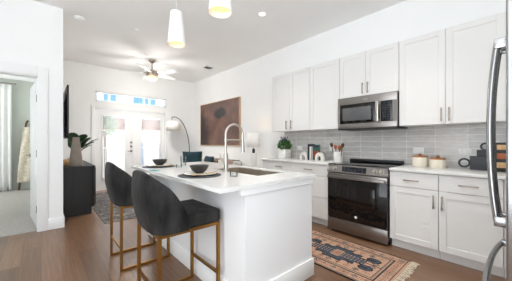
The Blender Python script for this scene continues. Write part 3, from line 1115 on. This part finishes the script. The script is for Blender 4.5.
def bookend(yc, lab, s):
    t = thing('bookend', (3.42, yc, .915), lab, 'bookend', 'marble bookends')
    pl = []
    for i in range(17):
        a = PI * i / 16
        pl.append((.075 * math.cos(a), .045 + .085 * math.sin(a)))
    inner = [(.035 * math.cos(PI * i / 10), .03 + .05 * math.sin(PI * i / 10)) for i in range(10, -1, -1)]
    pl = [(.075, 0)] + pl + [(-.075, 0), (-.035, 0)] + inner + [(.035, 0)]
    b = MB()
    b.prism(pl, 3.345, 3.395, lambda y, z, x: (x, yc + y, .915 + z))
    b.build('arch', M['marble'], t)


bookend(2.535, 'white marble arch bookend at the left side of the books', 1)
bookend(2.225, 'white marble arch bookend at the right side, facing the range', -1)

# utensil crock
cx, cy = 3.41, 1.922
t = thing('utensil_crock', (cx, cy, .915), 'white ceramic crock beside the range', 'crock')
MB().lathe([(0, 0), (.066, 0), (.07, .005), (.072, .15), (.069, .152), (.066, .148), (.064, .012), (0, .012)], (cx, cy, .915), 32).build('pot', M['white_cer'], t)
for i, (dx, dy, zt, lb, mt) in enumerate(((-.045, .095, 1.195, 'dark wooden spoon leaning left in the crock', 'wood_dark'), (-.03, .035, 1.165, 'wide wooden spatula at the middle left of the crock', 'wood_red'),
                                         (-.02, -.03, 1.16, 'short wooden spoon at the middle right of the crock', 'wood_red'), (-.045, -.10, 1.19, 'wooden ladle leaning right in the crock', 'wood_dark'),
                                         (.04, -.01, 1.15, 'wooden spatula at the back of the crock', 'wood'))):
    u = thing('wooden_utensil', (cx, cy, .93), lb, 'utensil', 'wooden utensils in the crock')
    a0 = Vector((cx + dx * .35 - .01, cy + dy * .45, .93))
    a1 = Vector((cx + dx, cy + dy, zt))
    dd = (a1 - a0).normalized()
    MB().tube([a0, a1 - dd * .06], .0055, 8).build('handle', M[mt], u)
    MB().tube([a1 - dd * .065, a1 - dd * .045, a1 - dd * .015, a1 + dd * .005], [.006, .021, .024, .012], 12).build('head', M[mt], u)


def canister(cx, cy, r, hgt, label):
    t = thing('canister', (cx, cy, .915), label, 'canister', 'cream canisters with wooden lids')
    MB().lathe([(0, 0), (r * .97, 0), (r, .006), (r, hgt - .004), (r * .97, hgt), (0, hgt)], (cx, cy, .915), 36).build('jar', M['cream_cer'], t)
    l = MB().lathe([(0, hgt + .0005), (r * .95, hgt + .0005), (r * .95, hgt + .014), (r * .9, hgt + .018), (0, hgt + .018)], (cx, cy, .915), 36).build('lid', M['wood'], t)
    MB().lathe([(0, hgt + .018), (.012, hgt + .018), (.019, hgt + .03), (.016, hgt + .042), (0, hgt + .046)], (cx, cy, .915), 20).build('knob', M['wood'], l)


canister(3.47, .868, .082, .112, 'taller cream canister with wooden lid, left of the pair')
canister(3.44, .683, .078, .096, 'shorter cream canister with wooden lid, right of the pair')


def ring(mb, c, R, r):
    mb.tube([(c[0], c[1] + R * math.cos(2 * PI * i / 28), c[2] + R * math.sin(2 * PI * i / 28)) for i in range(28)], r, 8, closed=True)


t = thing('cutting_board', (3.47, .23, .915), 'charcoal cutting board lying on its side, ring handle to the left', 'cutting board', 'charcoal ring handled boards')
MB().box(3.458, 3.478, .05, .405, .915, 1.062, .006).build('board', M['slate'], t)
b = MB()
ring(b, (3.468, .452, .985), .043, .0095)
b.build('ring_handle', M['slate'], t)
t = thing('cutting_board', (3.51, .26, .915), 'charcoal cutting board standing upright behind, ring handle on top', 'cutting board', 'charcoal ring handled boards')
MB().box(3.505, 3.525, .15, .355, .915, 1.128, .006).build('board', M['slate'], t)
b = MB()
ring(b, (3.515, .285, 1.163), .036, .009)
b.build('ring_handle', M['slate'], t)
t = thing('serving_board', (3.42, .18, .915), 'black board with three wooden inlay blocks, seen between the fridge handle and fridge', 'serving board')
MB().box(3.405, 3.425, .075, .205, .915, 1.205, .004).build('board', M['black_metal'], t)
for z0, z1, mt in ((1.135, 1.185, 'wood_light'), (1.045, 1.10, 'wood_red'), (.955, 1.01, 'wood_light')):
    MB().box(3.4005, 3.4049, .085, .195, z0, z1, .001).build('inlay_block', M[mt], t)

# ---------------------------------------------------------------- runner rug (kitchen)
def runner():
    x0, x1, y0, y1 = 2.028, 2.795, .765, 3.02
    W, Ln = x1 - x0, y1 - y0
    nx, ny = 110, 322
    PEACH, SAND, NAVY, SLATE, RUST, INK = [lin(c) for c in ((184, 150, 126), (166, 136, 116), (50, 50, 56), (70, 78, 88), (160, 112, 92), (50, 46, 48))]

    def col(u, v):
        # u across 0..W, v along 0..Ln (v = 0 at the fringe)
        e = min(u, W - u)
        ev = min(v, Ln - v)
        m = min(e, ev)
        if e < .014:
            return INK
        if m < .02:
            return PEACH
        if m < .028:
            return NAVY
        if m < .115:
            # border with repeating small motifs
            s = v if e <= ev else u
            mm = m - .0715
            ph = (s % .105) - .0525
            k = int(s // .105)
            r1 = abs(ph) + abs(mm)
            if r1 < .010:
                return INK if k % 2 else SLATE
            if r1 < .030 and r1 > .022:
                return RUST if k % 2 else SLATE
            if abs(abs(ph) - .0425) < .006 and abs(mm) < .024:
                return RUST
            return PEACH if (k % 3) else SAND
        if m < .123:
            return NAVY
        if m < .145:
            return SAND
        if m < .152:
            return INK
        # field
        c = u - W / 2
        a = abs(c)
        s = v - .17
        per = .86
        q = (s % per)
        # stepped medallion along the middle
        d = abs(q - .43)
        step = .15 - .02 * int(d / .055) + .028 * (int(d / .055) % 2) if d < .30 else 0
        if d < .30 and a < step:
            if (abs(a - .04) < .012 or a < .006) and int(d / .018) % 2:
                return SAND
            if a < step - .075 and d < .05:
                return SAND if (a > .03 or d > .03) else RUST
            if a > step - .02:
                return INK
            return SLATE
        if d < .36 and abs(a - .10) < .012 and d > .27:
            return INK
        # pairs of small blue figures near each end
        for cc, vv in ((.10, .09), (.10, .77)):
            rr = math.hypot((a - cc) / 1.0, (q - vv) / 1.25)
            if rr < .045:
                return SLATE
            if rr < .056:
                return INK
        if a < .008 and (q < .13 or q > .73):
            return INK
        cu, cv = (a % .075) - .0375, (q % .095) - .0475
        k = int(a / .075) + int(q / .095)
        rr = abs(cu) + abs(cv) * .9
        if rr < .013:
            return INK if k % 2 else RUST
        if .021 < rr < .033:
            return (SLATE, RUST, SAND)[k % 3]
        if abs(a - .245) < .006:
            return INK if int(v / .03) % 2 else SLATE
        return PEACH
    b = bmesh.new()
    vs = [[b.verts.new((x0 + W * i / nx, y0 + Ln * j / ny, .009)) for j in range(ny + 1)] for i in range(nx + 1)]
    for i in range(nx):
        for j in range(ny):
            b.faces.new((vs[i][j], vs[i + 1][j], vs[i + 1][j + 1], vs[i][j + 1]))
    # rim
    per = [(i, 0) for i in range(nx + 1)] + [(nx, j) for j in range(1, ny + 1)] + [(i, ny) for i in range(nx - 1, -1, -1)] + [(0, j) for j in range(ny - 1, 0, -1)]
    low = [b.verts.new((vs[i][j].co.x, vs[i][j].co.y, .001)) for i, j in per]
    for k in range(len(per)):
        k2 = (k + 1) % len(per)
        b.faces.new((vs[per[k][0]][per[k][1]], low[k], low[k2], vs[per[k2][0]][per[k2][1]]))
    t = thing('runner_rug', ((x0 + x1) / 2, (y0 + y1) / 2, 0), 'peach and slate patterned runner rug with cream fringe in front of the range', 'rug')
    me = bpy.data.meshes.new('woven_panel')
    bmesh.ops.recalc_face_normals(b, faces=b.faces)
    b.to_mesh(me)
    b.free()
    at = me.color_attributes.new('weave', 'FLOAT_COLOR', 'CORNER')
    for pl in me.polygons:
        c = pl.center
        cc = col(min(max(c.x - x0, 0), W), min(max(c.y - y0, 0), Ln))
        for li in pl.loop_indices:
            at.data[li].color = (*cc, 1)
    me.materials.append(M['runner'])
    o = bpy.data.objects.new('woven_panel', me)
    C.objects.link(o)
    o.parent = t
    o.location = -t.location
    f = MB()
    for (yy, s) in ((y0, -1), (y1, 1)):
        n = 46
        for i in range(n):
            x = x0 + .008 + (W - .016) * i / (n - 1)
            l = random.uniform(.05, .075)
            f.tube([(x, yy, .006), (x + random.uniform(-.006, .006), yy + s * l * .5, .006), (x + random.uniform(-.014, .014), yy + s * l, .004)], [.0035, .003, .0035], 5)
    tag(f.build('fringe', M['fringe'], t), kind='stuff')


runner()

# ---------------------------------------------------------------- living area
tag(MB().box(.70, 2.70, 4.165, 6.75, .001, .010, .002).build('area_rug', M['rug'], origin=(1.7, 5.4, 0)), 'faded grey patterned area rug on the living room floor', 'rug')

# media console
t = thing('media_console', (.45, 5.72, 0), 'black wooden media console under the wall television', 'console')
CX0, CX1, CY0, CY1 = .252, .685, 4.895, 6.56


def rrect(x0, x1, y0, y1, r, n=8):
    p = []
    for (cx_, cy_, a0) in ((x1 - r, y1 - r, 0), (x0 + .01, y1 - .01, PI / 2), (x0 + .01, y0 + .01, PI), (x1 - r, y0 + r, 1.5 * PI)):
        rr = r if cx_ == x1 - r else .01
        for i in range(n + 1):
            a = a0 + PI / 2 * i / n
            p.append((cx_ + rr * math.cos(a), cy_ + rr * math.sin(a)))
    return p


MB().prism(rrect(CX0, CX1, CY0, CY1, .05), .125, .787).build('body', M['blackwood'], t)
MB().prism(rrect(CX0, CX1 + .012, CY0 - .008, CY1 + .008, .055), .787, .812).build('top', M['blackwood'], t)
MB().box(CX0 + .02, CX1 - .045, CY0 + .03, CY1 - .03, 0, .125).build('plinth', M['blackwood'], t)
n = 4
wd_ = (CY1 - CY0 - .12) / n
for i in range(n):
    a = CY0 + .06 + i * wd_
    d = MB()
    k = 9
    for j in range(k):
        yy = a + .004 + (wd_ - .008) * (j + .5) / k
        d.tube([(CX1 + .002, yy, .14), (CX1 + .002, yy, .775)], (wd_ - .008) / k / 2, 8)
    d.build('fluted_door', M['blackwood'], t)

# television
t = thing('television', (.28, 5.92, 1.28), 'black flat television on the wall above the console', 'television')
MB().box(.322, .340, 5.13, 6.70, 1.278, 2.18, .004).build('casing', M['tv_black'], t)
MB().box(.3402, .348, 5.13, 6.70, 1.278, 2.18, .004).build('screen', M['black_glass'], t)
MB().box(XL + .001, .3215, 5.6, 6.2, 1.5, 1.95).build('wall_mount', M['black_metal'], t)

tag(MB().lathe([(0, 0), (.094, 0), (.098, .006), (.084, .16), (.064, .34), (.049, .44), (.051, .485), (.046, .485), (.043, .44), (0, .40)], (.44, 5.08, .812), 32).build('vase', M['vase'], origin=(.44, 5.08, .812)),
    'tall tapered taupe ceramic vase on the near end of the console', 'vase')
tag(MB().lathe([(0, 0), (.04, 0), (.062, .03), (.066, .06), (.055, .09), (.045, .1), (.04, .1), (.05, .06), (0, .02)], (.325, 5.3, .812), 28).build('wooden_pot', M['wood_light'], origin=(.325, 5.3, .812)), 'small round tan pot beside the taupe vase', 'pot')

px, py, pz = .44, 5.62, .812
t = thing('potted_plant', (px, py, pz), 'broad leaved green plant behind the taupe vase', 'plant')
MB().lathe([(0, 0), (.065, 0), (.085, .11), (.08, .115), (.07, .1), (0, .1)], (px, py, pz), 28).build('pot', M['white_cer'], t)
for i in range(26):
    a = random.uniform(0, 2 * PI)
    ln_ = random.uniform(.16, .36)
    el = random.uniform(.75, 1.45)
    base = Vector((px, py, pz + .1))
    dirv = Vector((math.cos(a) * math.cos(el), math.sin(a) * math.cos(el), math.sin(el)))
    if base.x + dirv.x * (ln_ + .24) < .34:
        dirv.x = abs(dirv.x)
    tip0 = base + dirv * ln_
    side = dirv.cross(Vector((0, 0, 1))).normalized()
    LN = random.uniform(.16, .25)
    Wd = LN * .36

    def lf(u, v):
        w = Wd * math.sin(PI * min(1, u * .96 + .02)) ** .8
        p = tip0 + dirv * LN * u + side * (v - .5) * 2 * w + Vector((0, 0, -.07 * u * u + .02 * abs(v - .5)))
        p.x = max(p.x, .362)
        return p
    b = MB().grid(lf, 8, 4)
    b.tube([base - Vector((0, 0, .02)), base + dirv * ln_ * .5, tip0], .003, 6)
    b.build('leaf', M['leaf'], t)

# painting
t = thing('wall_painting', (XR - .02, 5.62, 1.73), 'large brown abstract painting in a thin wooden frame', 'painting')
PY0, PY1, PZ0, PZ1 = 4.655, 6.58, 1.125, 2.328
MB().box(XR - .034, XR - .012, PY0 + .012, PY1 - .012, PZ0 + .012, PZ1 - .012).build('canvas', M['painting'], t, origin=(XR - .03, 5.62, 1.73))
b = MB().box(XR - .042, XR - .001, PY0, PY0 + .012, PZ0, PZ1).box(XR - .042, XR - .001, PY1 - .012, PY1, PZ0, PZ1)
b.box(XR - .042, XR - .001, PY0 + .012, PY1 - .012, PZ0, PZ0 + .012).box(XR - .042, XR - .001, PY0 + .012, PY1 - .012, PZ1 - .012, PZ1)
b.build('frame', M['wood_light'], t)

# sofa
t = thing('sofa', (3.15, 5.5, 0), 'off-white sofa under the painting', 'sofa')
SYa, SYb = 4.52, 6.55
MB().box(2.78, 3.56, SYa + .02, SYb - .02, .10, .30, .02).build('base', M['sofa'], t)
MB().box(3.38, 3.60, SYa + .02, SYb - .02, .3005, .765, .05, 3).build('back', M['sofa'], t)
for a, c in ((SYa, SYa + .17), (SYb - .17, SYb)):
    MB().box(2.77, 3.379, a, c, .10, .60, .04, 3).build('arm', M['sofa'], t)
m_ = (SYa + SYb) / 2
for a, c in ((SYa + .175, m_ - .003), (m_ + .003, SYb - .175)):
    MB().box(2.76, 3.375, a, c, .301, .45, .035, 3).build('seat_cushion', M['sofa'], t)
for x in (2.84, 3.52):
    for y in (SYa + .08, SYb - .08):
        MB().disc((x, y, .05), .022, 'z', .1).build('leg', M['wood_dark'], t)


def pillow(loc, size, m, label, rz=0, lean=.3, group=None, name='throw_pillow'):
    b = MB()
    h = size / 2

    def f(sgn):
        def g(u, v):
            x, y = u * 2 - 1, v * 2 - 1
            pinch = 1 - .10 * (1 - x * x) - .10 * (1 - y * y) + .1
            th = .075 * (max(0, (1 - x ** 4) * (1 - y ** 4))) ** .6
            return (sgn * th, x * h * (1 - .07 * (1 - y * y) * 0 - .06 * (1 - abs(y)) * abs(x)), y * h * (1 - .06 * (1 - abs(x)) * abs(y)))
        return g
    b.grid(f(1), 14, 14).grid(f(-1), 14, 14)
    bmesh.ops.remove_doubles(b.bm, verts=b.bm.verts, dist=1e-4)
    b.xform(Matrix.Translation(loc) @ Matrix.Rotation(rz, 4, 'Z') @ Matrix.Rotation(lean, 4, 'Y'))
    return tag(b.build(name, m, origin=loc), label, 'pillow', group)


pillow((3.06, 6.02, .705), .52, M['teal'], 'big dark teal throw pillow at the far end of the sofa', rz=1.1, lean=.12)
pillow((3.24, 5.5, .655), .40, M['teal'], 'dark teal throw pillow in the middle of the sofa back', rz=.0, lean=.22)


def throw_mat():
    m, nt, bb = nodes_of('striped throw')
    tc = nt.nodes.new('ShaderNodeTexCoord')
    wv = nt.nodes.new('ShaderNodeTexWave')
    wv.bands_direction = 'Y'
    wv.inputs['Scale'].default_value = 5
    wv.inputs['Distortion'].default_value = .4
    nt.links.new(tc.outputs['Object'], wv.inputs['Vector'])
    nt.links.new(ramp(nt, wv.outputs['Fac'], [(.0, lin((40, 48, 56))), (.3, lin((40, 48, 56))), (.36, lin((224, 216, 204))), (.7, lin((224, 216, 204))), (.76, lin((170, 110, 72)))]), bb.inputs['Base Color'])
    bb.inputs['Roughness'].default_value = .95
    return m


def drape(y0, y1, label, m):
    prof = [(3.365, .50), (3.362, .62), (3.364, .72), (3.385, .772), (3.43, .782), (3.52, .782), (3.59, .775), (3.612, .74), (3.615, .60)]

    def f(u, v):
        k = v * (len(prof) - 1)
        i = min(int(k), len(prof) - 2)
        a, c = prof[i], prof[i + 1]
        w = k - i
        return (a[0] + (c[0] - a[0]) * w, y0 + (y1 - y0) * u, a[1] + (c[1] - a[1]) * w + .004 * math.sin(u * 25))
    tag(MB().grid(f, 20, 24).build('throw_blanket', m, origin=(3.48, (y0 + y1) / 2, .7), solid=.008), label, 'blanket', 'striped throws on the sofa')


TM = throw_mat()
drape(4.62, 5.0, 'striped throw over the near end of the sofa back', TM)
drape(5.25, 5.9, 'striped throw behind the middle teal pillow on the sofa back', TM)

# side table + table lamp
t = thing('side_table', (3.33, 3.82, 0), 'small white side table between the sofa and the kitchen run', 'table')
MB().lathe([(0, 0), (.22, 0), (.22, .03), (0, .03)], (3.33, 3.82, .57), 36).build('tabletop', M['white_cer'], t)
MB().disc((3.33, 3.82, .29), .03, 'z', .56).build('pedestal', M['white_cer'], t)
MB().disc((3.33, 3.82, .006), .16, 'z', .012).build('foot', M['white_cer'], t)
lx, ly = 3.31, 3.79
t = thing('table_lamp', (lx, ly, .60), 'white drum shade table lamp, lit, on the small side table', 'lamp')
MB().lathe([(0, 0), (.065, 0), (.068, .01), (.068, .37), (.06, .385), (0, .385)], (lx, ly, .60), 28).build('base', M['white_cer'], t)
MB().disc((lx, ly, 1.03), .03, 'z', .09).build('neck', M['black_metal'], t)
MB().disc((lx, ly, 1.1), .007, 'z', .1).build('stem', M['nickel'], t)
MB().lathe([(.135, 0), (.132, .30)], (lx, ly, 1.11), 36).build('lamp_shade', M['lit_shade'], t, solid=.003)
MB().lathe([(0, -.04), (.025, -.03), (.034, 0), (.025, .03), (0, .04)], (lx, ly, 1.2), 16).build('bulb', M['led'], t)
MB().tube([(lx - .134, ly, 1.12), (lx + .134, ly, 1.12)], .003, 6).build('spider', M['nickel'], t)


def spot(name, loc, rgb, power, size=.05, parent=None, angle=105):
    l = bpy.data.lights.new(name, 'SPOT')
    l.color = rgb
    l.energy = power
    l.shadow_soft_size = size
    l.spot_size = math.radians(angle)
    l.spot_blend = 1.0
    o = bpy.data.objects.new(name, l)
    C.objects.link(o)
    o.location = Vector(loc) - (parent.location if parent else Vector((0, 0, 0)))
    o.parent = parent
    return o


def point(name, loc, rgb, power, size=.03, parent=None):
    l = bpy.data.lights.new(name, 'POINT')
    l.color = rgb
    l.energy = power
    l.shadow_soft_size = size
    o = bpy.data.objects.new(name, l)
    C.objects.link(o)
    o.location = loc
    if parent:
        o.parent = parent
        o.location = Vector(loc) - parent.location
    return o


point('bulb_light', (lx, ly, 1.36), (1, .62, .3), 1.1, .04, t)

# arched floor lamp
ax, ay = 3.32, 6.72
t = thing('arc_floor_lamp', (ax, ay, 0), 'dark arched floor lamp with hanging white drum shade in the back corner', 'lamp')
MB().lathe([(0, 0), (.15, 0), (.15, .02), (.14, .026), (0, .026)], (ax, ay, 0), 36).build('base', M['black_metal'], t)
pts = [(ax, ay, .02), (ax, ay, .5), (ax, ay, .85)]
tgt = 2.83
for i in range(1, 15):
    a = PI * .56 * i / 14
    f = i / 14
    pts.append((ax - (ax - tgt) * (1 - math.cos(PI / 2 * f)) * 1.0, ay - .06 * f, .85 + (1.93 - .85) * math.sin(PI / 2 * f)))
pts.append((2.76, ay - .062, 1.92))
pts.append((2.75, ay - .062, 1.87))
MB().tube(pts, .011, 10).build('arm', M['black_metal'], t)
MB().lathe([(.19, 0), (.185, .25)], (2.80, ay - .06, 1.55), 36).build('lamp_shade', M['shade'], t, solid=.003)
MB().tube([(2.75, ay - .062, 1.87), (2.79, ay - .06, 1.80), (2.80, ay - .06, 1.74)], .006, 8).tube([(2.615, ay - .06, 1.79), (2.985, ay - .06, 1.79)], .004, 6).build('shade_holder', M['black_metal'], t)

# ---------------------------------------------------------------- ceiling fan
fx, fy = 1.91, 5.75
t = thing('ceiling_fan', (fx, fy, H), 'white bladed ceiling fan with nickel motor and lit bowl', 'fan')
MB().lathe([(0, 0), (.07, 0), (.068, -.03), (.03, -.075), (0, -.075)], (fx, fy, H), 28).build('canopy', M['nickel'], t)
MB().disc((fx, fy, 2.94), .012, 'z', .22).build('downrod', M['nickel'], t)
MB().lathe([(0, .09), (.03, .09), (.06, .065), (.115, .055), (.13, .03), (.13, -.045), (.11, -.065), (0, -.065)], (fx, fy, 2.79), 36).build('motor', M['nickel'], t)
MB().lathe([(.1, 0), (.112, -.02), (.10, -.06), (.06, -.085), (0, -.092)], (fx, fy, 2.725), 32).build('light_bowl', M['fan_glow'], t)
for a in (-63, 9, 81, 153, 225):
    a = math.radians(a + 6)
    d = Vector((math.cos(a), math.sin(a), 0))
    s = Vector((-math.sin(a), math.cos(a), 0))
    pit = -.018
    br = MB().tube([Vector((fx, fy, 2.80)) + d * .11, Vector((fx, fy, 2.805)) + d * .2], .012, 8).build('blade_bracket', M['nickel'], t)

    def bl(u, v):
        w = (.055 + .02 * u) * (1 if u < .93 else math.sqrt(max(0.02, 1 - ((u - .93) / .07) ** 2 * .7)))
        q = (v - .5) * 2
        return Vector((fx, fy, 2.805)) + d * (.17 + .50 * u) + s * q * w + Vector((0, 0, q * pit))
    MB().grid(bl, 16, 4).build('blade', M['trim'], t, solid=.008)
point('fan_light', (fx, fy, 2.56), (1, .96, .92), 34, .18, t)
spot('fan_downlight', (fx, fy, 2.60), (1, .97, .94), 110, .25, t, 165)


# ---------------------------------------------------------------- pendants
def pendant(x, y, zb, label):
    t = thing('pendant_lamp', (x, y, H), label, 'lamp', 'white tapered pendants over the island')
    MB().disc((x, y, H - .012), .06, 'z', .024).build('canopy', M['trim'], t)
    MB().disc((x, y, (H + zb + .40) / 2), .003, 'z', H - zb - .40).build('cord', M['trim'], t)
    MB().lathe([(.012, .425), (.014, .405), (.07, .40), (.074, .39), (.108, .0), (.1055, .0), (.07, .385), (.01, .392)], (x, y, zb), 40).build('shade', M['pendant'], t)
    MB().lathe([(0, .05), (.1, .05)], (x, y, zb), 40).build('diffuser', M['opal_warm'], t)
    spot('pendant_light', (x, y, zb + .04), (1, .94, .86), 8, .07, t)


pendant(1.25, 2.885, 2.42, 'white tapered pendant lamp fully in view, above the far half of the island')
pendant(1.25, 1.905, 2.425, 'white tapered pendant lamp cropped by the top of the photo, nearer the faucet')

# ceiling fittings
t = thing('smoke_detector', (.43, 4.53, H), 'white round smoke detector on the ceiling near the doorway wall', 'smoke detector')
MB().lathe([(0, 0), (.07, 0), (.07, -.018), (.055, -.036), (.03, -.042), (0, -.042)], (.43, 4.53, H), 28).build('housing', M['trim'], t)
MB().lathe([(0, 0), (.02, 0), (.018, -.006), (0, -.007)], (.43, 4.53, H - .041), 16).build('sensor_cap', M['white_cer'], t)
tag(MB().lathe([(0, 0), (.045, 0), (.043, -.006), (0, -.007)], (1.19, 4.396, H), 24).build('sprinkler_cover', M['trim'], origin=(1.19, 4.396, H)), 'flat white sprinkler cover on the ceiling left of the far pendant', 'sprinkler')
t = thing('recessed_light', (2.44, 2.6, H), 'round recessed ceiling light, lit, near the kitchen wall', 'light')
MB().lathe([(.045, -.004), (.06, -.006), (.065, 0), (.045, 0)], (2.44, 2.6, H), 32).build('trim_ring', M['trim'], t)
MB().lathe([(0, -.003), (.045, -.003)], (2.44, 2.6, H), 32).build('lens', M['led'], t)
spot('downlight', (2.44, 2.6, H - .012), (1, .97, .93), 60, .05, t)
for yy, lb in ((1.0, 'added recessed ceiling light, out of view, above the camera side of the kitchen aisle'),):
    t = thing('recessed_light', (2.3, yy, H), lb, 'light')
    MB().lathe([(.045, -.004), (.06, -.006), (.065, 0), (.045, 0)], (2.3, yy, H), 32).build('trim_ring', M['trim'], t)
    MB().lathe([(0, -.003), (.045, -.003)], (2.3, yy, H), 32).build('lens', M['led'], t)
    spot('downlight', (2.3, yy, H - .012), (1, .97, .93), 110, .05, t)  # extra lamp out of view, added to brighten the base cabinets
t = thing('air_vent', (3.16, 5.37, H), 'small square ceiling air vent near the painting wall', 'vent')
b = MB()
vx, vy, s = 3.16, 5.37, .13
b.box(vx - s, vx + s, vy - s, vy - s + .03, H - .012, H).box(vx - s, vx + s, vy + s - .03, vy + s, H - .012, H).box(vx - s, vx - s + .03, vy - s + .03, vy + s - .03, H - .012, H).box(vx + s - .03, vx + s, vy - s + .03, vy + s - .03, H - .012, H)
b.build('frame', M['trim'], t)
b = MB()
for i in range(6):
    y = vy - .085 + i * .034
    b.quad((vx - .1, y - .012, H - .012), (vx + .1, y - .012, H - .012), (vx + .1, y + .008, H - .002), (vx - .1, y + .008, H - .002))
b.build('louvres', M['trim'], t, solid=.0015)
MB().box(vx - .1, vx + .1, vy - .1, vy + .1, H - .0015, H - .0005).build('duct', M['rubber'], t)

# ---------------------------------------------------------------- bedroom
t = thing('curtain', (-1.3, 8.55, 2.66), 'white curtain hanging on a rod in the bedroom', 'curtain')


def cur(u, v):
    x = -1.9 + 1.35 * u
    fl = 1 - .3 * v
    return (x, 8.545 + .035 * math.sin(u * 75 + .6 * math.sin(v * 3)) * (.6 + .4 * v), 2.64 - 2.625 * v)


MB().grid(cur, 160, 10).build('fabric', M['curtain'], t, solid=.002)
r_ = MB().tube([(-2.0, 8.545, 2.675), (-.50, 8.545, 2.675)], .012, 10)
r_.build('curtain_rod', M['nickel'], t)
MB().lathe([(0, -.022), (.016, -.016), (.022, 0), (.016, .016), (0, .022)], (-.485, 8.545, 2.675), 16).build('finial', M['nickel'], t)
for x in (-1.95, -.56):
    MB().box(x - .008, x + .008, 8.545, BY, 2.668, 2.682).build('rod_bracket', M['nickel'], t)

lad = thing('blanket_ladder', (-.2, 8.5, 0), 'brown wooden blanket ladder leaning in the bedroom', 'ladder')
X1a, X2a = -.42, .02
for x, dx in ((X1a, .13), (X2a, -.0)):
    MB().tube([(x, 8.47, .0), (x + dx * .5, 8.53, .8), (x + dx * .9, 8.60, 1.6), (x + dx * 1.05, 8.615, 1.72), (x + dx * 1.25, 8.625, 1.775)], .021, 10).build('rail', M['wood_dark'], lad)
for z in (.4, .8, 1.2, 1.58):
    f = z / 1.7
    MB().tube([(X1a + .13 * f, 8.47 + .135 * f, z), (X2a, 8.47 + .135 * f, z)], .013, 8).build('rung', M['wood_dark'], lad)


def thr(u, v):
    z = 1.60 - 1.40 * v
    f = z / 1.7
    return (X1a - .05 + .13 * f + (X2a - X1a + .07 - .13 * f) * u, 8.47 + .135 * f - .045 + .012 * math.sin(u * 16 + v * 5) + .008 * math.sin(v * 30), z)


tag(MB().grid(thr, 30, 40).build('knit_throw', M['throw'], origin=(-.2, 8.5, .9), solid=.012), 'cream knit throw draped over the wooden ladder in the bedroom', 'blanket')

# ---------------------------------------------------------------- outside the french doors
struct('balcony_floor', MB().box(XL + .001, 5.2, YB + .151, 8.9, -.15, -.02), M['concrete'])
t = thing('balcony_railing', (2.5, 8.85, -.02), 'white balcony railing beyond the french doors', 'railing')
MB().box(.3, 5.15, 8.82, 8.88, 1.0, 1.05).build('top_rail', M['trim'], t)
MB().box(.3, 5.15, 8.835, 8.865, .08, .11).build('bottom_rail', M['trim'], t)
x = .32
for i in range(33):
    MB().box(x - .009, x + .009, 8.841, 8.859, -.02 if i % 8 == 0 else .11, 1.0).build('baluster', M['trim'], t)
    x += .15
t = thing('red_roofed_house', (7, 17, -3), 'low cream house with a red brown roof beyond the balcony', 'house')
MB().box(2.6, 13, 15, 19, -3, 1.9).build('walls', M['stucco'], t)
MB().prism([(14.6, 1.9), (19.4, 1.9), (19.4, 2.0), (17, 2.75), (14.6, 2.0)], 2.2, 13.4, lambda y, z, x_: (x_, y, z)).build('roof', M['roof'], t)
for x in (3.6, 5.4, 7.2, 9):
    MB().box(x, x + .9, 14.97, 15.0, -.2, 1.2).build('window', M['dark_pane'], t)
t = thing('apartment_block', (15, 62, -8), 'pale blue apartment block seen through the transom', 'building')
MB().box(-8, 60, 60, 75, -8, 17).build('walls', M['facade'], t)
x = 2.0
i = 0
while x < 40:
    for z in (7.6, 10.25, 12.9):
        if (i * 7 + int(z)) % 5 not in (1,):
            MB().box(x, x + (.75 if i % 3 else 1.15), 59.9, 60.0, z, z + 1.35).build('window', M['dark_pane'], t)
    x += 1.25 if i % 4 else 2.1
    i += 1
t = thing('balcony_tree', (2.1, 12.4, -3), 'bright green tree beyond the left french door', 'tree')
MB().tube([(2.1, 12.4, -3), (2.13, 12.4, -.5), (2.1, 12.45, 1.6)], [.12, .09, .05], 8).build('trunk', M['wood_dark'], t)
b = MB()
leaf_cloud(b, (2.1, 12.4, 1.95), .42, .42, .45, 420, .15)
tag(b.build('foliage', M['herb'], t, smooth=False), kind='stuff')
